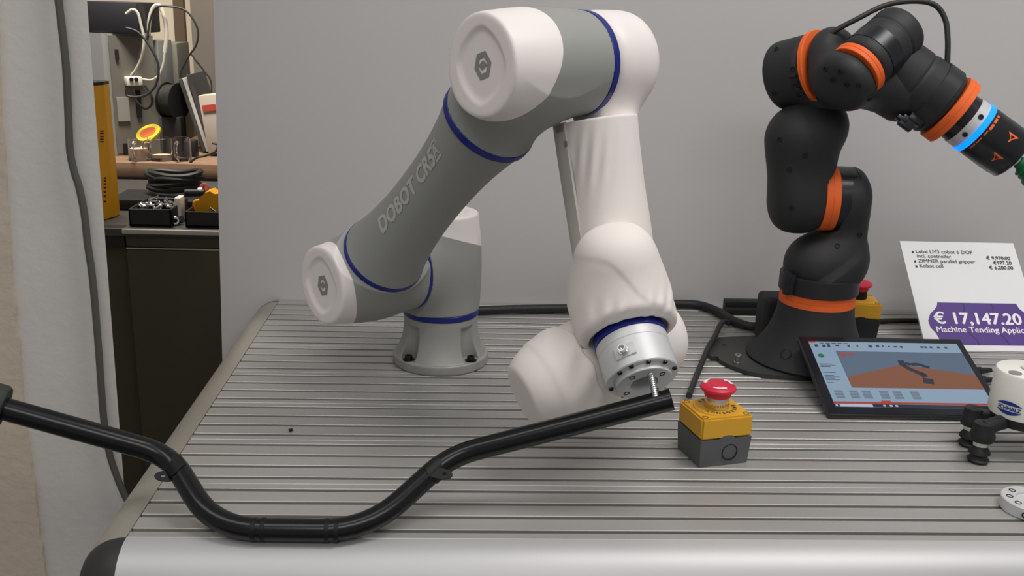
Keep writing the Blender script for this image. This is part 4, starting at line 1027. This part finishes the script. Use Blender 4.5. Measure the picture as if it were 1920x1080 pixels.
# yellow tool in the right bin
yt = ony(395, 378, CY + .09); o = empty('glue_tool', (yt[0], yt[1], d_bt - .01), 'yellow hand tool with a loop grip lying in the right black bin', 'tool')
ys = lambda x, y: ony(x, y, CY + .085)
b = MB(); pg = [ys(x, y) for x, y in ((368, 397), (372, 378), (386, 360), (396, 357), (404, 362), (430, 360), (430, 397))]
b.prism([(q[0], q[2]) for q in pg], .04, lambda x, y, z: A(x, CY + .085 + z - .01, y)); b.build('body', 'yellow_steel', o, auto=30)
b = MB(); lp = [ys(x, y) for x, y in ((374, 376), (366, 378), (364, 386), (367, 393), (373, 394))]; b.tube(spline(lp, 6), .0035, 10); b.build('loop', 'yellow_steel', o)
b = MB(); p0, p1 = ys(397, 386) - A(0, .014, 0), ys(408, 394) - A(0, .014, 0); b.cyl(p0, p1, .002); b.build('lever', 'steel', o)
# wooden bench behind
WY = 2.42; wz = ony(300, 306, WY)[2]; xa = ony(150, 306, WY)[0]; xb = ony(480, 306, WY)[0]
wbn = empty('back_bench', (.5 * (xa + xb), WY + .2, -.9), 'wooden back bench with a light metal rail behind the cabinet', 'table')
zb = ony(300, 334, WY)[2]
b = MB(); b.box((.5 * (xa + xb), WY + .26, .5 * (wz + zb)), (xb - xa, .52, wz - zb), bev=.002); b.build('worktop', 'wood', wbn)
zc_ = ony(300, 347, WY)[2]
b = MB(); b.box((.5 * (xa + xb), WY + .03, .5 * (zb + zc_)), (xb - xa, .03, zb - zc_)); b.build('rail', 'machine_gray', wbn, auto=30)
b = MB(); b.box((.5 * (xa + xb), WY + .35, .5 * (zc_ - .9)), (xb - xa, .3, zc_ + .9)); b.build('base', 'black_plastic', wbn, auto=30)
# machine with black box on top
my = WY + .10
mc = ony(215, 304, my); mt = ony(215, 62, my); MH = ony(215, 64, my)[2] - wz
mo = empty('machine', (mc[0], my + .1, wz), 'grey machine cabinet standing at the left end of the wooden bench', 'machine')
dl = nrm(A(-1, .25, 0)); dr2 = nrm(A(1, .75, 0))
wl_ = .10; wr_ = ony(276, 200, my)[0] - mc[0] + .03
cc = A(mc[0], my, wz + MH / 2 + .001)
b = MB(); q = [cc + dl * .14, cc, cc + dr2 * wr_, cc + dl * .14 + dr2 * wr_]
b.prism([(v[0], v[1]) for v in q], MH, lambda x, y, z: A(x, y, wz + .001 + z)); bmesh.ops.bevel(b.bm, geom=[e for e in b.bm.edges if abs(e.verts[0].co.z - e.verts[1].co.z) > .1], offset=.008, segments=3, affect='EDGES'); mb_ = b.build('body', 'machine_gray', mo)
nR = A(dr2[1], -dr2[0], 0)
b = MB(); b.box(cc + dr2 * (wr_ * .52) + nR * .002, (wr_ * .90, .003, MH * .97), dr2, -nR); b.build('side_panel', 'machine_dark', mo)
def onm(px, py, lift=.006):
    r_ = ray(px, py); o0 = cc + nR * lift; t = ((o0 - CAM) @ nR) / (r_ @ nR); return CAM + t * r_
for px, py, sx_, sz_, m_ in ((219, 102, .008, .025, 'dark_hole'), (260, 195, .012, .07, 'dark_hole'), (236, 280, .012, .03, 'dark_hole'), (231, 205, .03, .06, 'logo_gray')):
    b = MB(); b.box(onm(px, py), (sx_, .006, sz_), dr2, -nR); b.build('vent', m_, mo)
b = MB(); b.box(onm(250, 152, .012), (.04, .02, .022), dr2, -nR, bev=.002); vb = b.build('valve_block', 'white_plastic', mo)
for k in range(2): 
    b = MB(); b.lathe(onm(246 + 9 * k, 149, .022), nR, [(0, .005), (.004, .005), (.004, .003)], 12); b.build('port', 'dark_hole', vb)
b = MB(); tz = ony(210, 3, my)[2]; zt0 = wz + MH + .002; q0 = ony(160, 40, my); q1 = ony(256, 40, my)
b.box((.5 * (q0[0] + q1[0]), my + .10, .5 * (zt0 + tz)), (q1[0] - q0[0], .18, tz - zt0), bev=.003); b.build('equipment_box', 'black_box', None, label='black equipment box on top of the grey machine', cat='box', auto=30)
# light and dark cabinets behind the machine
for pxl, pxr, pyt, yb_, m_, nm, lb in ((272, 296, 76, 2.68, 'machine_gray', 'narrow_cabinet', 'narrow light grey cabinet right behind the grey machine'), (290, 331, 80, 2.80, 'machine_dark', 'control_cabinet', 'darker grey metal cabinet at the back of the wooden bench')):
    a = ony(pxl, pyt, yb_); c = ony(pxr, pyt, yb_); b = MB(); h = a[2] - wz - .001
    b.box((.5 * (a[0] + c[0]), yb_ + .06, wz + .001 + h / 2), (c[0] - a[0], .12, h), bev=.002); b.build(nm, m_, None, label=lb, cat='cabinet', auto=30)
p = ony(302, 170, 2.79); b = MB(); b.box((p[0], 2.79, p[2]), (.035, .02, .075), bev=.003); sw = b.build('switch_box', 'white_plastic', None, label='white switch box fixed to the dark cabinet behind the mugs', cat='switch')
b = MB(); b.box((p[0], 2.777, p[2]), (.010, .006, .015), bev=.002); b.build('rocker', 'machine_dark', sw)
# yellow post
py_ = CY + .08; a = ony(172, 414, py_); c = ony(206, 414, py_); zt_ = ony(200, 162, py_)[2]; hP = zt_ - cab_z - .001
yp = empty('safety_post', (.5 * (a[0] + c[0]), py_, cab_z), 'yellow steel post standing on the cabinet beside the pillar', 'post')
xm = ony(193, 414, py_)[0]
b = MB(); b.prism([(a[0] - .02, py_), (xm, py_), (c[0], py_ + .03), (c[0], py_ + .06), (a[0] - .02, py_ + .06)], hP, lambda x, y, z: A(x, y, cab_z + .001 + z)); b.build('column', 'yellow_steel', yp, auto=20)
b = MB(); b.prism([(a[0] - .02, py_), (xm, py_), (c[0], py_ + .03), (c[0], py_ + .06), (a[0] - .02, py_ + .06)], .006, lambda x, y, z: A(x, y, cab_z + .001 + hP + z)); b.build('cap', 'black_plastic', yp, auto=20)
b = MB()
for yy_ in (246, 250, 256, 261, 266): p = ony(191, yy_, py_ - .0006); b.box(p, (.007, .0006, .0028))
for yy_ in (334, 339, 345, 352, 360, 368, 378): p = ony(197, yy_, py_ - .0006); b.box(p, (.005, .0006, .0035))
b.build('stencil_marks', 'ink_dark', yp, auto=None)
# mugs
for k, (pxl, pxr, fill, hx_, lb) in enumerate(((243, 281, .55, 262, 'left glass mug half full of milky coffee on the wooden bench'), (283, 324, .28, 275, 'middle glass mug with a little milk on the wooden bench'), (323, 360, 0, 341, 'right empty glass mug on the wooden bench'))):
    yb_ = WY + .015 + .006 * k; a = ony(pxl, 290, yb_ + .03); c = ony(pxr, 290, yb_ + .03); r_ = .5 * (c[0] - a[0]); cx = .5 * (a[0] + c[0]); top_ = ony(.5 * (pxl + pxr), 262, yb_)[2]; h = top_ - wz
    g = empty('glass_mug', (cx, yb_ + r_, wz), lb, 'mug', 'glass mugs on the wooden bench'); c0 = A(cx, yb_ + r_, wz + .0006)
    b = MB(); t = .0025; b.lathe(c0, Z, [(0, r_ * .9), (.004, r_), (h, r_), (h, r_ - t), (.008, r_ - t), (.007, .0005)], 32); b.build('cup', 'glass', g)
    if fill: b = MB(); b.lathe(c0, Z, [(.0078, r_ - t - .0008), (h * fill, r_ - t - .0008), (h * fill, .0005)], 28); b.build('drink', 'milk', g, label='milky drink')
    hd = (hx_ - .5 * (pxl + pxr)) / (.5 * (pxr - pxl)); an = math.asin(max(-1, min(1, hd))) ; hdv = A(math.sin(an), -math.cos(an), 0)
    if k == 1: hdv = nrm(A(-1, -.6, 0))
    b = MB(); b.tube(spline([c0 + hdv * (r_ - .001) + Z * h * .85, c0 + hdv * (r_ + .012) + Z * h * .85, c0 + hdv * (r_ + .020) + Z * h * .5, c0 + hdv * (r_ + .012) + Z * h * .2, c0 + hdv * (r_ - .001) + Z * h * .18], 6), .0038, 10); b.build('handle', 'glass', g)
p = ony(280, 250, WY + .088); ax_ = nrm(A(-.25, -.8, .6)); lx = nrm(A(1, 0, .35)); lx = nrm(lx - (lx @ ax_) * ax_); ly = np.cross(ax_, lx)
b = MB(); el = [(math.cos(t), math.sin(t)) for t in np.linspace(0, 6.283, 40, endpoint=False)]
zl = max(0, wz + .002 - (p[2] - .03)); 
b.prism([(.033 * u, .022 * v) for u, v in el], .006, lambda x, y, z: p + lx * x + ly * y + ax_ * z); lid = b.build('lid', 'lid_yellow', None, label='oval yellow and orange lid propped up behind the mugs', cat='lid')
b = MB(); b.prism([(.022 * u - .001, .0135 * v) for u, v in el], .0006, lambda x, y, z: p + lx * x + ly * y + ax_ * (z + .006)); b.build('emblem', 'lid_orange', lid)
# leaning folders, spool, box
for k, (xt0, yt0, xb0, yb0, wd, m_, lb) in enumerate(((337, 148, 383, 284, .0088, 'book_dark', 'dark folder leaning leftmost of the row by the spool'), (344, 146, 390, 284, .0088, 'book_light', 'light grey folder leaning between two darker folders'), (352, 140, 397, 284, .0088, 'book_dark', 'dark folder leaning rightmost of the row by the spool'))):
    yb_ = WY + .18; t_ = ony(xt0, yt0, yb_); u_ = ony(xb0, yb0, yb_); ax_ = nrm(t_ - u_); L_ = np.linalg.norm(t_ - u_)
    b = MB(); b.box((t_ + u_) / 2 + A(0, .09, 0), (wd, .18, L_), np.cross(A(0, 1, 0), ax_), (0, 1, 0), bev=.001, seg=1); b.build('folder', m_, None, label=lb, cat='folder', group='folders leaning on the wooden bench', auto=30)
p = ony(315, 192, WY + .16); sp_ = empty('filament_spool', (p[0], WY + .2, wz), 'black spool of wire standing behind the mugs', 'spool'); ax_ = nrm(A(1, -.35, 0)); R0 = .048
c0 = A(p[0], WY + .2, p[2])
b = MB(); b.lathe(c0 - ax_ * .018, ax_, [(0, .01), (0, R0), (.003, R0), (.003, .01)], 36); b.build('flange', 'black_plastic', sp_)
b = MB(); b.lathe(c0 + ax_ * .018, ax_, [(0, .01), (0, R0), (.003, R0), (.003, .01)], 36); b.build('flange', 'black_plastic', sp_)
b = MB(); b.lathe(c0 - ax_ * .016, ax_, [(0, R0 * .88), (.034, R0 * .88)], 36); b.build('winding', 'cable', sp_)
b = MB(); b.box(A(c0[0], c0[1], .5 * (wz + c0[2] - R0 * .8)), (.05, .05, c0[2] - R0 * .8 - wz - .002), bev=.003); b.build('stand', 'black_plastic', sp_)
p = ony(392, 225, WY + .12); t_ = ony(382, 182, WY + .12); u_ = ony(400, 283, WY + .12); ax_ = nrm(t_ - u_); bxx = np.cross(A(0, 1, 0), ax_)
b = MB(); b.box((t_ + u_) / 2 + A(.01, .03, 0), (.05, .05, np.linalg.norm(t_ - u_) + .01), bxx, (0, 1, 0), bev=.001); bx_ = b.build('carton', 'box_white', None, label='pale carton with red print leaning at the right end of the bench', cat='box', auto=30)
b = MB(); b.box((t_ * .8 + u_ * .2) + A(.008, .003, 0), (.034, .002, .016), bxx, (0, 1, 0)); b.build('print', 'red_print', bx_)
b = MB(); p = ony(358, 268, WY + .12); b.box((p[0], p[1], wz + .022), (.03, .03, .042), bev=.003); b.build('small_gadget', 'black_plastic', None, label='small black gadget right of the empty mug', cat='gadget')
# hoses and wires by the machine
def wire(pts_, y_, r_, m_, nm, lb, cat):
    b = MB(); b.tube(spline([ony(x, yy_, y_ + (dy[0] if dy else 0)) for x, yy_, *dy in pts_], 8), r_, 10); return b.build(nm, m_, None, label=lb, cat=cat)
wire([(236, 26), (248, 18), (258, 24), (264, 45), (270, 75), (266, 105), (256, 128), (246, 142)], my - .02, .0035, 'clear_tube', 'clear_hose', 'clear hose curving from the black equipment box down to the valve block', 'hose')
wire([(278, 74), (280, 40), (288, 14), (300, 12), (310, 40), (312, 70), (309, 98)], 2.60, .0055, 'clear_tube', 'clear_hose', 'clear hose arching beside the dark cabinet', 'hose')
wire([(309, 98), (306, 120), (298, 140), (284, 150), (264, 148)], 2.56, .003, 'clear_tube', 'clear_hose', 'thin clear hose running back to the valve block', 'hose')
wire([(276, 72), (282, 36), (294, 14), (318, 12), (345, 18), (362, 36), (371, 58), (368, 84), (352, 108), (340, 132), (338, 146)], 2.58, .0026, 'cable', 'wire', 'black wire arching over from the dark cabinet to the folders', 'wire')
wire([(236, 52), (258, 60), (276, 80), (294, 112), (297, 140), (288, 166), (268, 180), (240, 180), (236, 166)], my - .04, .003, 'cable', 'wire', 'black wire looping across the grey machine', 'wire')
wire([(250, 168), (256, 190), (272, 204), (284, 196), (284, 180), (272, 160)], my - .03, .003, 'cable', 'wire', 'short black wire loop below the valve block', 'wire')
wire([(358, 100), (366, 112), (382, 132), (396, 155), (396, 200), (402, 240)], 2.60, .0022, 'cable', 'wire', 'thin wire hanging in front of the dark partition', 'wire')
wire([(348, 318), (356, 306), (368, 296), (385, 292), (404, 284), (408, 272), (398, 268)], WY + .015, .003, 'cable', 'wire', 'black wire lying over the edge of the wooden bench', 'wire')
